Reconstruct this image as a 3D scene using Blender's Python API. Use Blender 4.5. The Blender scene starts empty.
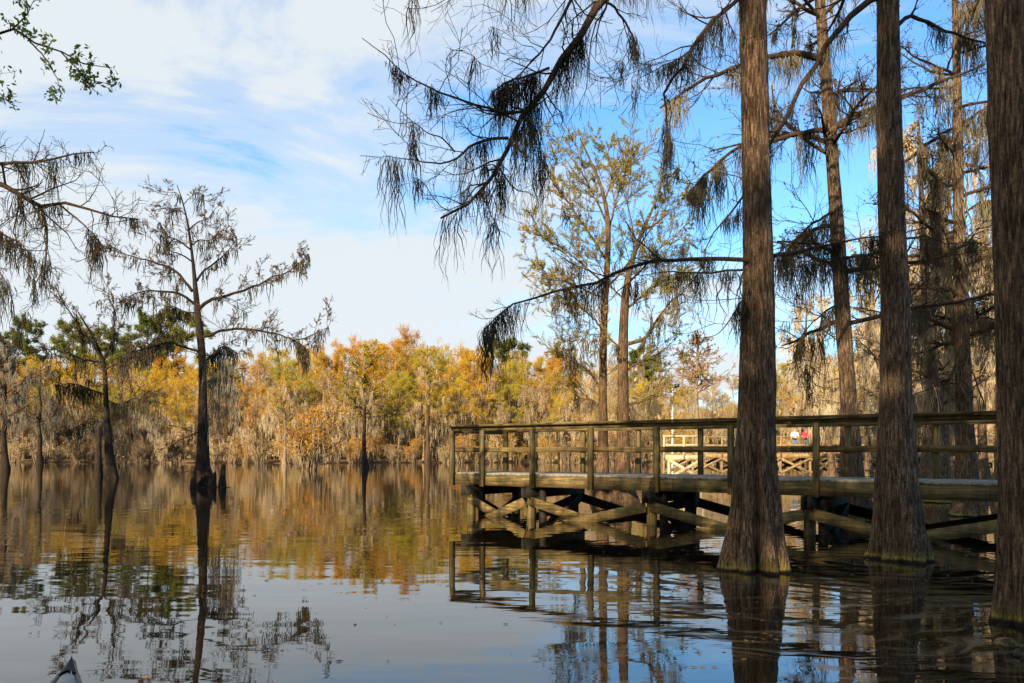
import bpy, math, random
import numpy as np
from mathutils import Vector, Matrix

R = math.radians
scene = bpy.context.scene
COL = scene.collection
F = 800.0            # focal length in pixels
YH = 452.0           # horizon row
CAM_Z = 1.39

def P(px, py, d):
    """point at distance d seen at photo pixel px, py"""
    return np.array([(px - 512.0) / F * d, d, CAM_Z + (YH - py) / F * d])

# ------------------------------------------------------------------ mesh builder
class MB:
    def __init__(self):
        self.v = []; self.f = []; self.n = 0
    def add(self, verts, faces, mi=0):
        verts = np.asarray(verts, float).reshape(-1, 3)
        faces = np.asarray(faces, int)
        self.v.append(verts); self.f.append((faces + self.n, mi)); self.n += len(verts)
        return self
    def box(self, x0, x1, y0, y1, z0, z1, mi=0, M=None):
        v = np.array([[x, y, z] for z in (z0, z1) for y in (y0, y1) for x in (x0, x1)], float)
        if M is not None: v = v @ np.asarray(M)[:3, :3].T + np.asarray(M)[:3, 3]
        f = [[0,2,3,1],[4,5,7,6],[0,1,5,4],[2,6,7,3],[0,4,6,2],[1,3,7,5]]
        return self.add(v, f, mi)
    def bar(self, a, b, w, h, mi=0, up=(0,0,1)):
        """board from a to b: w across, h along up"""
        a = np.asarray(a, float); b = np.asarray(b, float)
        t = b - a; L = np.linalg.norm(t); t /= L
        s = np.cross(t, up); s /= np.linalg.norm(s); u = np.cross(s, t)
        v = []
        for p in (a, b):
            for i, j in ((-1,-1),(1,-1),(1,1),(-1,1)):
                v.append(p + s*i*w/2 + u*j*h/2)
        f = [[0,1,2,3],[7,6,5,4],[0,4,5,1],[1,5,6,2],[2,6,7,3],[3,7,4,0]]
        return self.add(v, f, mi)
    def tubes(self, Pts, Rad, k=3, mi=0, cap=False):
        Pts = np.asarray(Pts, float)
        if Pts.ndim == 2: Pts = Pts[None]; Rad = np.asarray(Rad)[None]
        M, N, _ = Pts.shape
        if M == 0: return self
        T = np.empty_like(Pts)
        T[:, 1:-1] = Pts[:, 2:] - Pts[:, :-2]; T[:, 0] = Pts[:, 1] - Pts[:, 0]; T[:, -1] = Pts[:, -1] - Pts[:, -2]
        T /= np.linalg.norm(T, axis=2, keepdims=True) + 1e-12
        mean = Pts[:, -1] - Pts[:, 0]
        ref = np.where(np.abs(mean[:, 2:3]) > 0.8*np.linalg.norm(mean, axis=1, keepdims=True), np.array([[1., 0.13, 0]]), np.array([[0.07, 0, 1.]]))
        U = np.cross(T, ref[:, None, :]); U /= np.linalg.norm(U, axis=2, keepdims=True) + 1e-12
        W = np.cross(T, U)
        a = np.arange(k) * 2*np.pi/k
        ring = U[:, :, None, :]*np.cos(a)[None, None, :, None] + W[:, :, None, :]*np.sin(a)[None, None, :, None]
        V = Pts[:, :, None, :] + ring * np.asarray(Rad)[:, :, None, None]
        m = np.arange(M)[:, None, None]*N*k; i = np.arange(N-1)[None, :, None]*k; j = np.arange(k)[None, None, :]; j2 = (j+1) % k
        fa = np.stack([m+i+j, m+i+j2, m+i+k+j2, m+i+k+j], -1).reshape(-1, 4)
        self.add(V.reshape(-1, 3), fa, mi)
        return self
    def quads(self, C, A, B, mi=0):
        """quads centred at C with half axes A, B (diamonds)"""
        C = np.asarray(C); V = np.stack([C-A, C-B*0.9-A*0.1, C+A, C+B*0.9-A*0.1], 1)
        n = len(C); fa = np.arange(n*4).reshape(n, 4)
        return self.add(V.reshape(-1, 3), fa, mi)
    def build(self, name, mats, parent=None, origin=None, smooth=False):
        V = np.concatenate(self.v) if self.v else np.zeros((0, 3))
        if origin is not None: V = V - np.asarray(origin)
        me = bpy.data.meshes.new(name)
        me.vertices.add(len(V)); me.vertices.foreach_set('co', V.astype(np.float32).ravel())
        li = np.concatenate([f.ravel() for f, _ in self.f]); cnt = np.concatenate([np.full(len(f), f.shape[1]) for f, _ in self.f])
        mi = np.concatenate([np.full(len(f), m) for f, m in self.f])
        st = np.concatenate([[0], np.cumsum(cnt)[:-1]])
        me.loops.add(len(li)); me.loops.foreach_set('vertex_index', li.astype(np.int32))
        me.polygons.add(len(cnt)); me.polygons.foreach_set('loop_start', st.astype(np.int32))
        me.polygons.foreach_set('material_index', mi.astype(np.int32))
        if smooth: me.polygons.foreach_set('use_smooth', np.ones(len(cnt), bool))
        me.update(calc_edges=True); me.validate()
        for m in (mats if isinstance(mats, (list, tuple)) else [mats]): me.materials.append(m)
        o = bpy.data.objects.new(name, me); COL.objects.link(o)
        if parent is not None: o.parent = parent
        return o

def tag(o, label=None, cat=None, group=None, kind=None):
    for k, v in (('label', label), ('category', cat), ('group', group), ('kind', kind)):
        if v: o[k] = v
    return o
def empty(name, loc=(0,0,0), rz=0.0, label=None, cat=None, group=None):
    o = bpy.data.objects.new(name, None); COL.objects.link(o)
    o.location = loc; o.rotation_euler = (0, 0, rz); o.empty_display_size = 0.2
    return tag(o, label, cat, group)
def copy_tree(o, parent=None):
    c = o.copy(); COL.objects.link(c)
    if parent is not None: c.parent = parent
    for ch in list(o.children): copy_tree(ch, c)
    return c

# ------------------------------------------------------------------ materials
def new_mat(name):
    m = bpy.data.materials.new(name); m.use_nodes = True
    nt = m.node_tree; nt.nodes.clear()
    out = nt.nodes.new('ShaderNodeOutputMaterial')
    return m, nt, out
def N(nt, t, **kw):
    n = nt.nodes.new(t)
    for k, v in kw.items():
        if k.startswith('i_'):
            key = k[2:]; key = int(key) if key.isdigit() else key.replace('_', ' ')
            n.inputs[key].default_value = v
        else: setattr(n, k, v)
    return n
def ramp(nt, stops):
    r = nt.nodes.new('ShaderNodeValToRGB'); e = r.color_ramp.elements
    while len(e) < len(stops): e.new(0.5)
    for el, (p, c) in zip(e, stops): el.position = p; el.color = (*c, 1) if len(c) == 3 else c
    return r
def L(nt, a, b): nt.links.new(a, b)
def mix(nt, fac, a, b):
    m = nt.nodes.new('ShaderNodeMix'); m.data_type = 'RGBA'
    for s, v in ((m.inputs[0], fac), (m.inputs[6], a), (m.inputs[7], b)):
        if isinstance(v, bpy.types.NodeSocket): nt.links.new(v, s)
        elif isinstance(v, (int, float)): s.default_value = v
        else: s.default_value = (*v, 1)
    return m.outputs[2]

def mat_bark(name, c0, c1, c2, scale=1.0, algae=True, rough=0.9):
    m, nt, out = new_mat(name)
    geo = N(nt, 'ShaderNodeNewGeometry')
    mp = N(nt, 'ShaderNodeMapping'); mp.inputs['Scale'].default_value = (46*scale, 46*scale, 5.5*scale)
    L(nt, geo.outputs['Position'], mp.inputs[0])
    n1 = N(nt, 'ShaderNodeTexNoise', i_Scale=1.0, i_Detail=8.0, i_Roughness=0.7, i_Distortion=0.5); L(nt, mp.outputs[0], n1.inputs[0])
    n2 = N(nt, 'ShaderNodeTexNoise', i_Scale=1.7, i_Detail=4.0); L(nt, geo.outputs['Position'], n2.inputs[0])
    r = ramp(nt, [(0.36, c0), (0.5, c1), (0.66, c2)]); L(nt, n1.outputs[0], r.inputs[0])
    big = ramp(nt, [(0.3, (0.6, 0.58, 0.55)), (0.7, (1.25, 1.2, 1.12))]); L(nt, n2.outputs[0], big.inputs[0])
    mm = N(nt, 'ShaderNodeMix', data_type='RGBA', blend_type='MULTIPLY'); mm.inputs[0].default_value = 1
    L(nt, r.outputs[0], mm.inputs[6]); L(nt, big.outputs[0], mm.inputs[7])
    col = mm.outputs[2]
    n4 = N(nt, 'ShaderNodeTexNoise', i_Scale=38.0*scale, i_Detail=5.0, i_Roughness=0.75); L(nt, geo.outputs['Position'], n4.inputs[0])
    fl_ = ramp(nt, [(0.34, (0.5, 0.48, 0.46)), (0.52, (1.0, 1.0, 1.0)), (0.70, (1.45, 1.42, 1.38))]); L(nt, n4.outputs[0], fl_.inputs[0])
    m4 = N(nt, 'ShaderNodeMix', data_type='RGBA', blend_type='MULTIPLY'); m4.inputs[0].default_value = 1; L(nt, col, m4.inputs[6]); L(nt, fl_.outputs[0], m4.inputs[7]); col = m4.outputs[2]
    if algae:
        sep = N(nt, 'ShaderNodeSeparateXYZ'); L(nt, geo.outputs['Position'], sep.inputs[0])
        add = N(nt, 'ShaderNodeMath', operation='MULTIPLY_ADD'); L(nt, n2.outputs[0], add.inputs[0]); add.inputs[1].default_value = 0.07; L(nt, sep.outputs[2], add.inputs[2])
        wet = ramp(nt, [(0.0, (1,1,1)), (0.048, (1,1,1)), (0.075, (0,0,0))]); L(nt, add.outputs[0], wet.inputs[0])
        col = mix(nt, wet.outputs[0], col, (0.018, 0.014, 0.008))
        band = ramp(nt, [(0.062, (0,0,0)), (0.085, (1,1,1)), (0.12, (.35,.35,.35)), (0.20, (0,0,0))]); L(nt, add.outputs[0], band.inputs[0])
        nb = ramp(nt, [(0.35, (0,0,0)), (0.6, (1,1,1))]); L(nt, n1.outputs[0], nb.inputs[0])
        mu = N(nt, 'ShaderNodeMath', operation='MULTIPLY'); L(nt, band.outputs[0], mu.inputs[0]); L(nt, nb.outputs[0], mu.inputs[1])
        col = mix(nt, mu.outputs[0], col, (0.44, 0.35, 0.06))
    b = N(nt, 'ShaderNodeBsdfPrincipled', i_Roughness=rough); b.inputs['Specular IOR Level'].default_value = 0.25
    L(nt, col, b.inputs['Base Color'])
    bp = N(nt, 'ShaderNodeBump', i_Strength=1.0, i_Distance=0.05); L(nt, n1.outputs[0], bp.inputs['Height']); L(nt, bp.outputs[0], b.inputs['Normal'])
    L(nt, b.outputs[0], out.inputs[0])
    return m

def mat_leaf(name, cols, trans=0.35, rough=0.6, noise=0.7, sat=1.0):
    """foliage: hue drifts between clumps and from tree to tree"""
    m, nt, out = new_mat(name)
    tc = N(nt, 'ShaderNodeTexCoord'); oi = N(nt, 'ShaderNodeObjectInfo')
    n = N(nt, 'ShaderNodeTexNoise', i_Scale=noise, i_Detail=3.0, i_Roughness=0.7)
    ad = N(nt, 'ShaderNodeVectorMath', operation='ADD'); sc = N(nt, 'ShaderNodeVectorMath', operation='SCALE'); sc.inputs['Scale'].default_value = 57.0
    cmb = N(nt, 'ShaderNodeCombineXYZ'); L(nt, oi.outputs['Random'], cmb.inputs[0]); L(nt, oi.outputs['Random'], cmb.inputs[1])
    L(nt, cmb.outputs[0], sc.inputs[0]); L(nt, tc.outputs['Object'], ad.inputs[0]); L(nt, sc.outputs[0], ad.inputs[1]); L(nt, ad.outputs[0], n.inputs[0])
    k = len(cols); r = ramp(nt, [(0.3 + 0.4*i/(k-1), c) for i, c in enumerate(cols)])
    sh = N(nt, 'ShaderNodeMath', operation='MULTIPLY_ADD'); L(nt, oi.outputs['Random'], sh.inputs[0]); sh.inputs[1].default_value = 0.24; sh.inputs[2].default_value = -0.12
    a2 = N(nt, 'ShaderNodeMath', operation='ADD'); L(nt, n.outputs[0], a2.inputs[0]); L(nt, sh.outputs[0], a2.inputs[1]); L(nt, a2.outputs[0], r.inputs[0])
    d = N(nt, 'ShaderNodeBsdfDiffuse'); t = N(nt, 'ShaderNodeBsdfTranslucent'); mx = N(nt, 'ShaderNodeMixShader'); mx.inputs[0].default_value = trans
    L(nt, r.outputs[0], d.inputs[0]); L(nt, r.outputs[0], t.inputs[0]); L(nt, d.outputs[0], mx.inputs[1]); L(nt, t.outputs[0], mx.inputs[2])
    L(nt, mx.outputs[0], out.inputs[0])
    return m

def mat_wood(name, c0, c1, c2, axis=0, scale=1.0, dirt=(0.03, 0.03, 0.012), dirt_amt=0.6):
    m, nt, out = new_mat(name)
    tc = N(nt, 'ShaderNodeTexCoord')
    s = [26*scale]*3; s[axis] = 1.8*scale
    mp = N(nt, 'ShaderNodeMapping'); mp.inputs['Scale'].default_value = s; L(nt, tc.outputs['Object'], mp.inputs[0])
    n1 = N(nt, 'ShaderNodeTexNoise', i_Scale=1.0, i_Detail=5.0, i_Roughness=0.6); L(nt, mp.outputs[0], n1.inputs[0])
    n2 = N(nt, 'ShaderNodeTexNoise', i_Scale=2.2, i_Detail=5.0, i_Roughness=0.65); L(nt, tc.outputs['Object'], n2.inputs[0])
    # streaks running down the boards
    mp3 = N(nt, 'ShaderNodeMapping'); mp3.inputs['Scale'].default_value = (9, 9, 0.7); L(nt, tc.outputs['Object'], mp3.inputs[0])
    n3 = N(nt, 'ShaderNodeTexNoise', i_Scale=1.0, i_Detail=3.0); L(nt, mp3.outputs[0], n3.inputs[0])
    r = ramp(nt, [(0.3, c0), (0.5, c1), (0.72, c2)]); L(nt, n1.outputs[0], r.inputs[0])
    d = ramp(nt, [(0.42, (0,0,0)), (0.68, (dirt_amt,)*3)]); L(nt, n2.outputs[0], d.inputs[0])
    c = mix(nt, d.outputs[0], r.outputs[0], dirt)
    d3 = ramp(nt, [(0.5, (0,0,0)), (0.7, (0.55,)*3)]); L(nt, n3.outputs[0], d3.inputs[0])
    c = mix(nt, d3.outputs[0], c, dirt)
    b = N(nt, 'ShaderNodeBsdfPrincipled', i_Roughness=0.8); b.inputs['Specular IOR Level'].default_value = 0.3
    L(nt, c, b.inputs['Base Color'])
    bp = N(nt, 'ShaderNodeBump', i_Strength=0.5, i_Distance=0.01); L(nt, n1.outputs[0], bp.inputs['Height']); L(nt, bp.outputs[0], b.inputs['Normal'])
    L(nt, b.outputs[0], out.inputs[0])
    return m

def mat_plain(name, c, rough=0.6, metal=0.0, var=0.25, scale=8.0):
    m, nt, out = new_mat(name)
    tc = N(nt, 'ShaderNodeTexCoord'); n = N(nt, 'ShaderNodeTexNoise', i_Scale=scale, i_Detail=4.0); L(nt, tc.outputs['Object'], n.inputs[0])
    r = ramp(nt, [(0.3, tuple(x*(1-var) for x in c)), (0.7, tuple(min(1, x*(1+var)) for x in c))]); L(nt, n.outputs[0], r.inputs[0])
    b = N(nt, 'ShaderNodeBsdfPrincipled', i_Roughness=rough, i_Metallic=metal); L(nt, r.outputs[0], b.inputs['Base Color']); L(nt, b.outputs[0], out.inputs[0])
    return m

BARK   = mat_bark('cypress_bark', (0.017, 0.011, 0.007), (0.135, 0.085, 0.05), (0.40, 0.275, 0.17))
BARK_D = mat_bark('limb_bark', (0.025, 0.016, 0.010), (0.085, 0.053, 0.030), (0.20, 0.125, 0.07), scale=1.5, algae=False)
BARK_L = mat_bark('pale_bark', (0.08, 0.055, 0.03), (0.27, 0.19, 0.11), (0.50, 0.38, 0.24), scale=0.8, algae=False)
BARK_K = mat_bark('near_black_bark', (0.011, 0.008, 0.0055), (0.030, 0.020, 0.013), (0.075, 0.050, 0.032), scale=0.7, algae=False)  # near-black bark, evenly dark from base to twigs
MOSS   = mat_leaf('spanish_moss', [(0.055, 0.045, 0.027), (0.125, 0.104, 0.065), (0.21, 0.18, 0.115)], trans=0.42, noise=1.5)
MOSS_M = mat_leaf('spanish_moss_sunny', [(0.13, 0.105, 0.062), (0.26, 0.215, 0.13), (0.38, 0.32, 0.20)], trans=0.35, noise=1.0)  # lighter copy of the moss, sunlight put into its colour
MOSS_T = mat_leaf('spanish_moss_pale', [(0.42, 0.31, 0.18), (0.62, 0.48, 0.30), (0.76, 0.63, 0.43)], trans=0.3, noise=0.6)
MOSS_G = mat_leaf('spanish_moss_grey', [(0.17, 0.14, 0.095), (0.31, 0.26, 0.18), (0.44, 0.37, 0.265)], trans=0.3, noise=0.6)
LF_OR  = mat_leaf('rust_needles', [(0.50, 0.21, 0.018), (0.66, 0.33, 0.026), (0.70, 0.43, 0.045)], noise=0.35)
LF_GO  = mat_leaf('gold_needles', [(0.54, 0.29, 0.02), (0.68, 0.43, 0.03), (0.60, 0.47, 0.04)], noise=0.35)
LF_GR  = mat_leaf('spring_needles', [(0.28, 0.26, 0.022), (0.48, 0.40, 0.03), (0.62, 0.43, 0.035)], noise=0.35)
LF_TA  = mat_leaf('tan_needles', [(0.44, 0.27, 0.12), (0.62, 0.43, 0.21), (0.68, 0.51, 0.25)], noise=0.35)
LF_PK  = mat_leaf('rosy_needles', [(0.50, 0.29, 0.16), (0.62, 0.39, 0.23), (0.60, 0.43, 0.20)], noise=0.35)
LF_PI  = mat_leaf('pine_needles', [(0.05, 0.075, 0.02), (0.14, 0.165, 0.035), (0.30, 0.28, 0.055)], noise=0.5)
LF_NR  = mat_leaf('young_green_leaves', [(0.10, 0.145, 0.03), (0.20, 0.26, 0.05), (0.34, 0.36, 0.09)], noise=3.0, trans=0.5)
LF_YG  = mat_leaf('yellow_green_needles', [(0.17, 0.18, 0.04), (0.34, 0.30, 0.065), (0.50, 0.36, 0.08)], noise=0.8)
LF_BR  = mat_leaf('brown_buds', [(0.12, 0.068, 0.032), (0.22, 0.13, 0.06), (0.32, 0.20, 0.10)], noise=0.8)
LF_SH  = mat_leaf('bank_leaves', [(0.05, 0.07, 0.02), (0.09, 0.11, 0.03), (0.14, 0.13, 0.04)], trans=0.2)

# ------------------------------------------------------------------ vectorised growth
def resample(pts, n):
    pts = np.asarray(pts, float)
    # Catmull-Rom through the points
    if len(pts) > 2:
        ext = np.vstack([2*pts[0]-pts[1], pts, 2*pts[-1]-pts[-2]]); out = []
        for i in range(len(pts)-1):
            p0, p1, p2, p3 = ext[i:i+4]
            for u in np.linspace(0, 1, 9)[:-1]:
                out.append(0.5*((2*p1)+(-p0+p2)*u+(2*p0-5*p1+4*p2-p3)*u*u+(-p0+3*p1-3*p2+p3)*u**3))
        out.append(pts[-1]); pts = np.array(out)
    seg = np.r_[0, np.cumsum(np.linalg.norm(np.diff(pts, axis=0), axis=1))]
    s = np.linspace(0, seg[-1], n)
    return np.stack([np.interp(s, seg, pts[:, i]) for i in range(3)], 1)
def plen(Pa): return np.linalg.norm(np.diff(Pa, axis=1), axis=2).sum(1)
def at(Pa, Ra, idx, s):
    n = Pa.shape[1]; x = np.clip(s, 0, 0.9999)*(n-1); i = x.astype(int); u = (x-i)[:, None]
    p = Pa[idx, i]*(1-u) + Pa[idx, i+1]*u
    t = Pa[idx, i+1]-Pa[idx, i]; t /= np.linalg.norm(t, axis=1, keepdims=True)+1e-12
    r = Ra[idx, i]*(1-u[:, 0]) + Ra[idx, i+1]*u[:, 0]
    return p, t, r
def unit(v): return v/(np.linalg.norm(v, axis=-1, keepdims=True)+1e-12)
def spawn(Pa, Ra, rng, count, s0, s1, ang, length, n=5, flat=1.0, lift=0.0, wig=0.15, rmax=1.0, rk=0.55, rend=0.3, taper=0.35, bias=None):
    """children along parents. count: per parent (int or array). length: f(s, parent length, rng) or (lo, hi)."""
    M = len(Pa); cnt = np.broadcast_to(np.asarray(count), (M,)).astype(int)
    idx = np.repeat(np.arange(M), cnt); K = len(idx)
    if K == 0: return np.zeros((0, n, 3)), np.zeros((0, n))
    s = rng.uniform(s0, s1, K)
    p, t, r = at(Pa, Ra, idx, s)
    q = rng.normal(size=(K, 3)); q -= t*(q*t).sum(1, keepdims=True); q[:, 2] *= flat; q = unit(q)
    if bias is not None: q = unit(q + np.asarray(bias))
    a = rng.uniform(R(ang[0]), R(ang[1]), K)[:, None]
    d = unit(t*np.cos(a)+q*np.sin(a))
    pl = plen(Pa)[idx]
    if callable(length): ln = length(s, pl, rng)
    else: ln = rng.uniform(length[0], length[1], K)*(1-taper*s)
    pts = [p]; st = (ln/(n-1))[:, None]
    up = np.array([0, 0, 1.0])
    for j in range(n-1):
        d = unit(d + rng.normal(size=(K, 3))*wig + up*lift/(n-1))
        pts.append(pts[-1]+d*st)
    Pc = np.stack(pts, 1)
    r0 = np.minimum(r*rk, rmax)
    Rc = r0[:, None]*np.linspace(1, rend, n)[None, :]
    return Pc, Rc
def cat(*a):
    return np.concatenate([x[0] for x in a]), np.concatenate([x[1] for x in a])
def scatter(Pa, rng, n, jit):
    M = len(Pa); idx = rng.integers(0, M, n); s = rng.uniform(0.1, 1, n)
    p, t, _ = at(Pa, np.ones(Pa.shape[:2]), idx, s)
    return p + rng.normal(size=(n, 3))*jit
def leaves(mb, C, size, rng, asp=0.5, mi=0, droop=0.0):
    n = len(C); a = unit(rng.normal(size=(n, 3)) - np.array([0, 0, droop])); b = unit(np.cross(a, rng.normal(size=(n, 3))))
    s = rng.uniform(size[0], size[1], n)[:, None]
    mb.quads(C, a*s*0.5, b*s*0.5*asp, mi)
def strands(mb, A, ln, w, rng, n=6, k=3, sway=0.12, mi=0, fuzz=0):
    """hanging strands from anchors A with lengths ln and half-widths w"""
    K = len(A)
    if K == 0: return
    ln = np.broadcast_to(ln, (K,)); w = np.broadcast_to(w, (K,))
    u = np.linspace(0, 1, n)
    off = np.cumsum(rng.normal(size=(K, n, 2)), 1)*sway/n**0.5; off[:, 0] = 0
    Pm = np.repeat(A[:, None, :], n, 1).copy()
    Pm[:, :, 2] -= u[None, :]*ln[:, None]
    Pm[:, :, :2] += off*ln[:, None, None]
    prof = np.interp(u, [0, 0.15, 0.5, 0.8, 1], [0.35, 0.9, 1.0, 0.65, 0.08])
    Rm = w[:, None]*prof[None, :]*rng.uniform(0.6, 1.35, (K, n))
    mb.tubes(Pm, Rm, k, mi)
    if fuzz:
        F_, RF = spawn(Pm, Rm, rng, fuzz, 0.05, 0.95, (8, 30), (0.07, 0.2), n=3, wig=0.15, lift=-.6, rk=0.4, rmax=0.0022, rend=0.25)
        sc_ = np.clip(np.repeat(ln, fuzz), 0.15, 1.0)[:, None, None]
        F_ = F_[:, :1] + (F_-F_[:, :1])*sc_
        mb.tubes(F_, np.maximum(RF, 0.0009), 3, mi)
def clumps(mb, Pa, rng, n, spread, per, ln, w, sway=0.12, fuzz=4, s0=0.05, s1=1.0, mi=0, nn=6):
    """clumps of moss along the limbs"""
    M = len(Pa); Ls = plen(Pa); pr = Ls/Ls.sum()
    for _ in range(n):
        i = rng.choice(M, p=pr); c = rng.uniform(s0, s1); k = int(rng.integers(max(2, per//2), per+1))
        s = np.clip(c + rng.normal(size=k)*spread/Ls[i], 0, 1)
        p, t, _ = at(Pa, np.ones(Pa.shape[:2]), np.full(k, i), s)
        p = p + rng.normal(size=p.shape)*[0.02, 0.02, 0.01]
        base = rng.uniform(ln[0], ln[1])
        l = base*np.exp(-((s-c)*Ls[i]/(spread*1.3))**2)*rng.uniform(0.45, 1.1, k)
        strands(mb, p, np.maximum(l, 0.06), rng.uniform(w[0], w[1], k), rng, n=nn, sway=sway, fuzz=fuzz, mi=mi)

def trunk_mesh(mb, path, rad, k=40, flute=0.0, nfl=7, ridge=0.03, seed=0, mi=0, flare_top=1.5):
    """buttressed cypress trunk: fluted towards the water"""
    rng = np.random.default_rng(seed)
    path = np.asarray(path, float); n = len(path)
    a = np.arange(k)*2*np.pi/k
    ph = rng.uniform(0, 6.28, 6); z0 = path[0, 2]
    rows = []
    T = np.gradient(path, axis=0); T = unit(T)
    U = unit(np.cross(T, np.array([0.0, 1.0, 0.0]))); W = np.cross(T, U)
    zz_ = np.linspace(0, 1, n); nstrip = max(4, int(np.linalg.norm(path[-1]-path[0])/0.45))
    coarse = rng.normal(size=(nstrip+1, k)); coarse = 0.65*coarse + 0.35*np.roll(coarse, 1, 1)
    fine_ = rng.normal(size=(nstrip*4+1, k))
    lump = rng.normal(size=(max(3, nstrip//2)+1, 5))
    def up(a_): return np.stack([np.interp(zz_*(len(a_)-1), np.arange(len(a_)), a_[:, q_]) for q_ in range(a_.shape[1])], 1)
    coarse, fine_, lump = up(coarse), up(fine_), up(lump)
    knots = [(rng.uniform(.15, .95), rng.uniform(0, 6.28), rng.uniform(.05, .13)) for _ in range(max(2, nstrip//4))]
    hs = path[:, 2]
    for i in range(n):
        h = hs[i]
        fa = flute*max(0.0, 1-(h/flare_top))**1.5 if h > 0 else flute
        m = 1 + fa*(1.0*(2*np.abs(np.cos(nfl*a/2+ph[0]+0.12*np.sin(h*1.5)))**.7-1.45) + 0.6*np.cos(3*a+ph[1]) + 0.3*(2*np.abs(np.cos((nfl-2)*a+ph[2]))-1.27))
        m += ridge*(0.5*np.sin(9*a+ph[3]+0.9*math.sin(h*0.8+ph[4])) + 0.55*coarse[i] + 0.22*fine_[i])
        m += 0.022*(lump[i, 0] + lump[i, 1]*np.cos(a) + lump[i, 2]*np.sin(a) + lump[i, 3]*np.cos(2*a) + lump[i, 4]*np.sin(2*a))
        for kz, ka, ks in knots:
            dz_ = (h-hs[0]-kz*(hs[-1]-hs[0]))/0.10
            if abs(dz_) < 3: m += ks*1.3*math.exp(-dz_*dz_)*np.exp(-((np.angle(np.exp(1j*(a-ka))))/0.4)**2)
        rr = rad[i]*m
        rows.append(path[i] + U[i]*(rr*np.cos(a))[:, None] + W[i]*(rr*np.sin(a))[:, None])
    V = np.concatenate(rows)
    i = np.arange(n-1)[:, None]*k; j = np.arange(k)[None, :]; j2 = (j+1) % k
    fa = np.stack([i+j, i+j2, i+k+j2, i+k+j], -1).reshape(-1, 4)
    mb.add(V, fa, mi)
    return mb

# ------------------------------------------------------------------ camera, world, sun
cam = bpy.data.cameras.new('camera'); cam.sensor_width = 36.0; cam.lens = F*36.0/1024.0
cam.shift_y = (YH-341.5)/1024.0; cam.clip_end = 3000; cam.clip_start = 0.05
co = bpy.data.objects.new('camera', cam); COL.objects.link(co); co.location = (0, 0, CAM_Z); co.rotation_euler = (R(90), 0, 0)
scene.camera = co
SUN_EL, SUN_AZ = 21.0, 206.0     # azimuth of the sun clockwise from +Y: behind the camera, to the left
sd = np.array([math.sin(R(SUN_AZ))*math.cos(R(SUN_EL)), math.cos(R(SUN_AZ))*math.cos(R(SUN_EL)), math.sin(R(SUN_EL))])
sl = bpy.data.lights.new('sun', 'SUN'); sl.energy = 5.0; sl.angle = R(0.5); sl.color = (1.0, 0.83, 0.58)
so = bpy.data.objects.new('sun', sl); COL.objects.link(so); so.location = (-20, -30, 40)
so.rotation_euler = Vector(-sd).to_track_quat('-Z', 'Y').to_euler()

w = bpy.data.worlds.new('World'); scene.world = w; w.use_nodes = True
nt = w.node_tree; nt.nodes.clear()
wo = nt.nodes.new('ShaderNodeOutputWorld'); bg = nt.nodes.new('ShaderNodeBackground'); bg.inputs[1].default_value = 0.125
sky = nt.nodes.new('ShaderNodeTexSky'); sky.sky_type = 'NISHITA'; sky.sun_disc = False
sky.sun_elevation = R(SUN_EL); sky.sun_rotation = R(SUN_AZ); sky.air_density = 1.0; sky.dust_density = 0.6; sky.ozone_density = 2.0; sky.altitude = 50
tc = N(nt, 'ShaderNodeTexCoord'); sep = N(nt, 'ShaderNodeSeparateXYZ'); L(nt, tc.outputs['Generated'], sep.inputs[0])
zz = N(nt, 'ShaderNodeMath', operation='MAXIMUM'); L(nt, sep.outputs[2], zz.inputs[0]); zz.inputs[1].default_value = 0.0
za = N(nt, 'ShaderNodeMath', operation='ADD'); L(nt, zz.outputs[0], za.inputs[0]); za.inputs[1].default_value = 0.16
dv = N(nt, 'ShaderNodeVectorMath', operation='DIVIDE'); cb = N(nt, 'ShaderNodeCombineXYZ')
for i in range(3): L(nt, za.outputs[0], cb.inputs[i])
L(nt, tc.outputs['Generated'], dv.inputs[0]); L(nt, cb.outputs[0], dv.inputs[1])
mp = N(nt, 'ShaderNodeMapping'); mp.inputs['Location'].default_value = (1.4, 0.6, 0); mp.inputs['Rotation'].default_value = (0, 0, R(-32)); mp.inputs['Scale'].default_value = (0.8, 1.1, 0.0)
L(nt, dv.outputs[0], mp.inputs[0])
cn = N(nt, 'ShaderNodeTexNoise', i_Scale=1.35, i_Detail=9.0, i_Roughness=0.62, i_Distortion=0.5); L(nt, mp.outputs[0], cn.inputs[0])
# the veil is thicker to the left and near the horizon
bx = N(nt, 'ShaderNodeMath', operation='MULTIPLY_ADD'); L(nt, sep.outputs[0], bx.inputs[0]); bx.inputs[1].default_value = -0.42; L(nt, cn.outputs[0], bx.inputs[2])
hz = N(nt, 'ShaderNodeMapRange'); L(nt, zz.outputs[0], hz.inputs[0]); hz.inputs[1].default_value = 0.0; hz.inputs[2].default_value = 0.30; hz.inputs[3].default_value = 0.30; hz.inputs[4].default_value = 0.0
ah = N(nt, 'ShaderNodeMath', operation='ADD'); L(nt, bx.outputs[0], ah.inputs[0]); L(nt, hz.outputs[0], ah.inputs[1])
cr = ramp(nt, [(0.42, (0,0,0)), (0.52, (0.55,)*3), (0.63, (0.97,)*3)]); cr.color_ramp.interpolation = 'EASE'; L(nt, ah.outputs[0], cr.inputs[0])
CLOUD = (3.3, 3.55, 3.7)
tint = N(nt, 'ShaderNodeMix', data_type='RGBA', blend_type='MULTIPLY'); tint.inputs[0].default_value = 1.0
L(nt, sky.outputs[0], tint.inputs[6]); tint.inputs[7].default_value = (0.62, 0.94, 1.12, 1)
L(nt, mix(nt, cr.outputs[0], tint.outputs[2], CLOUD), bg.inputs[0]); L(nt, bg.outputs[0], wo.inputs[0])

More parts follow.
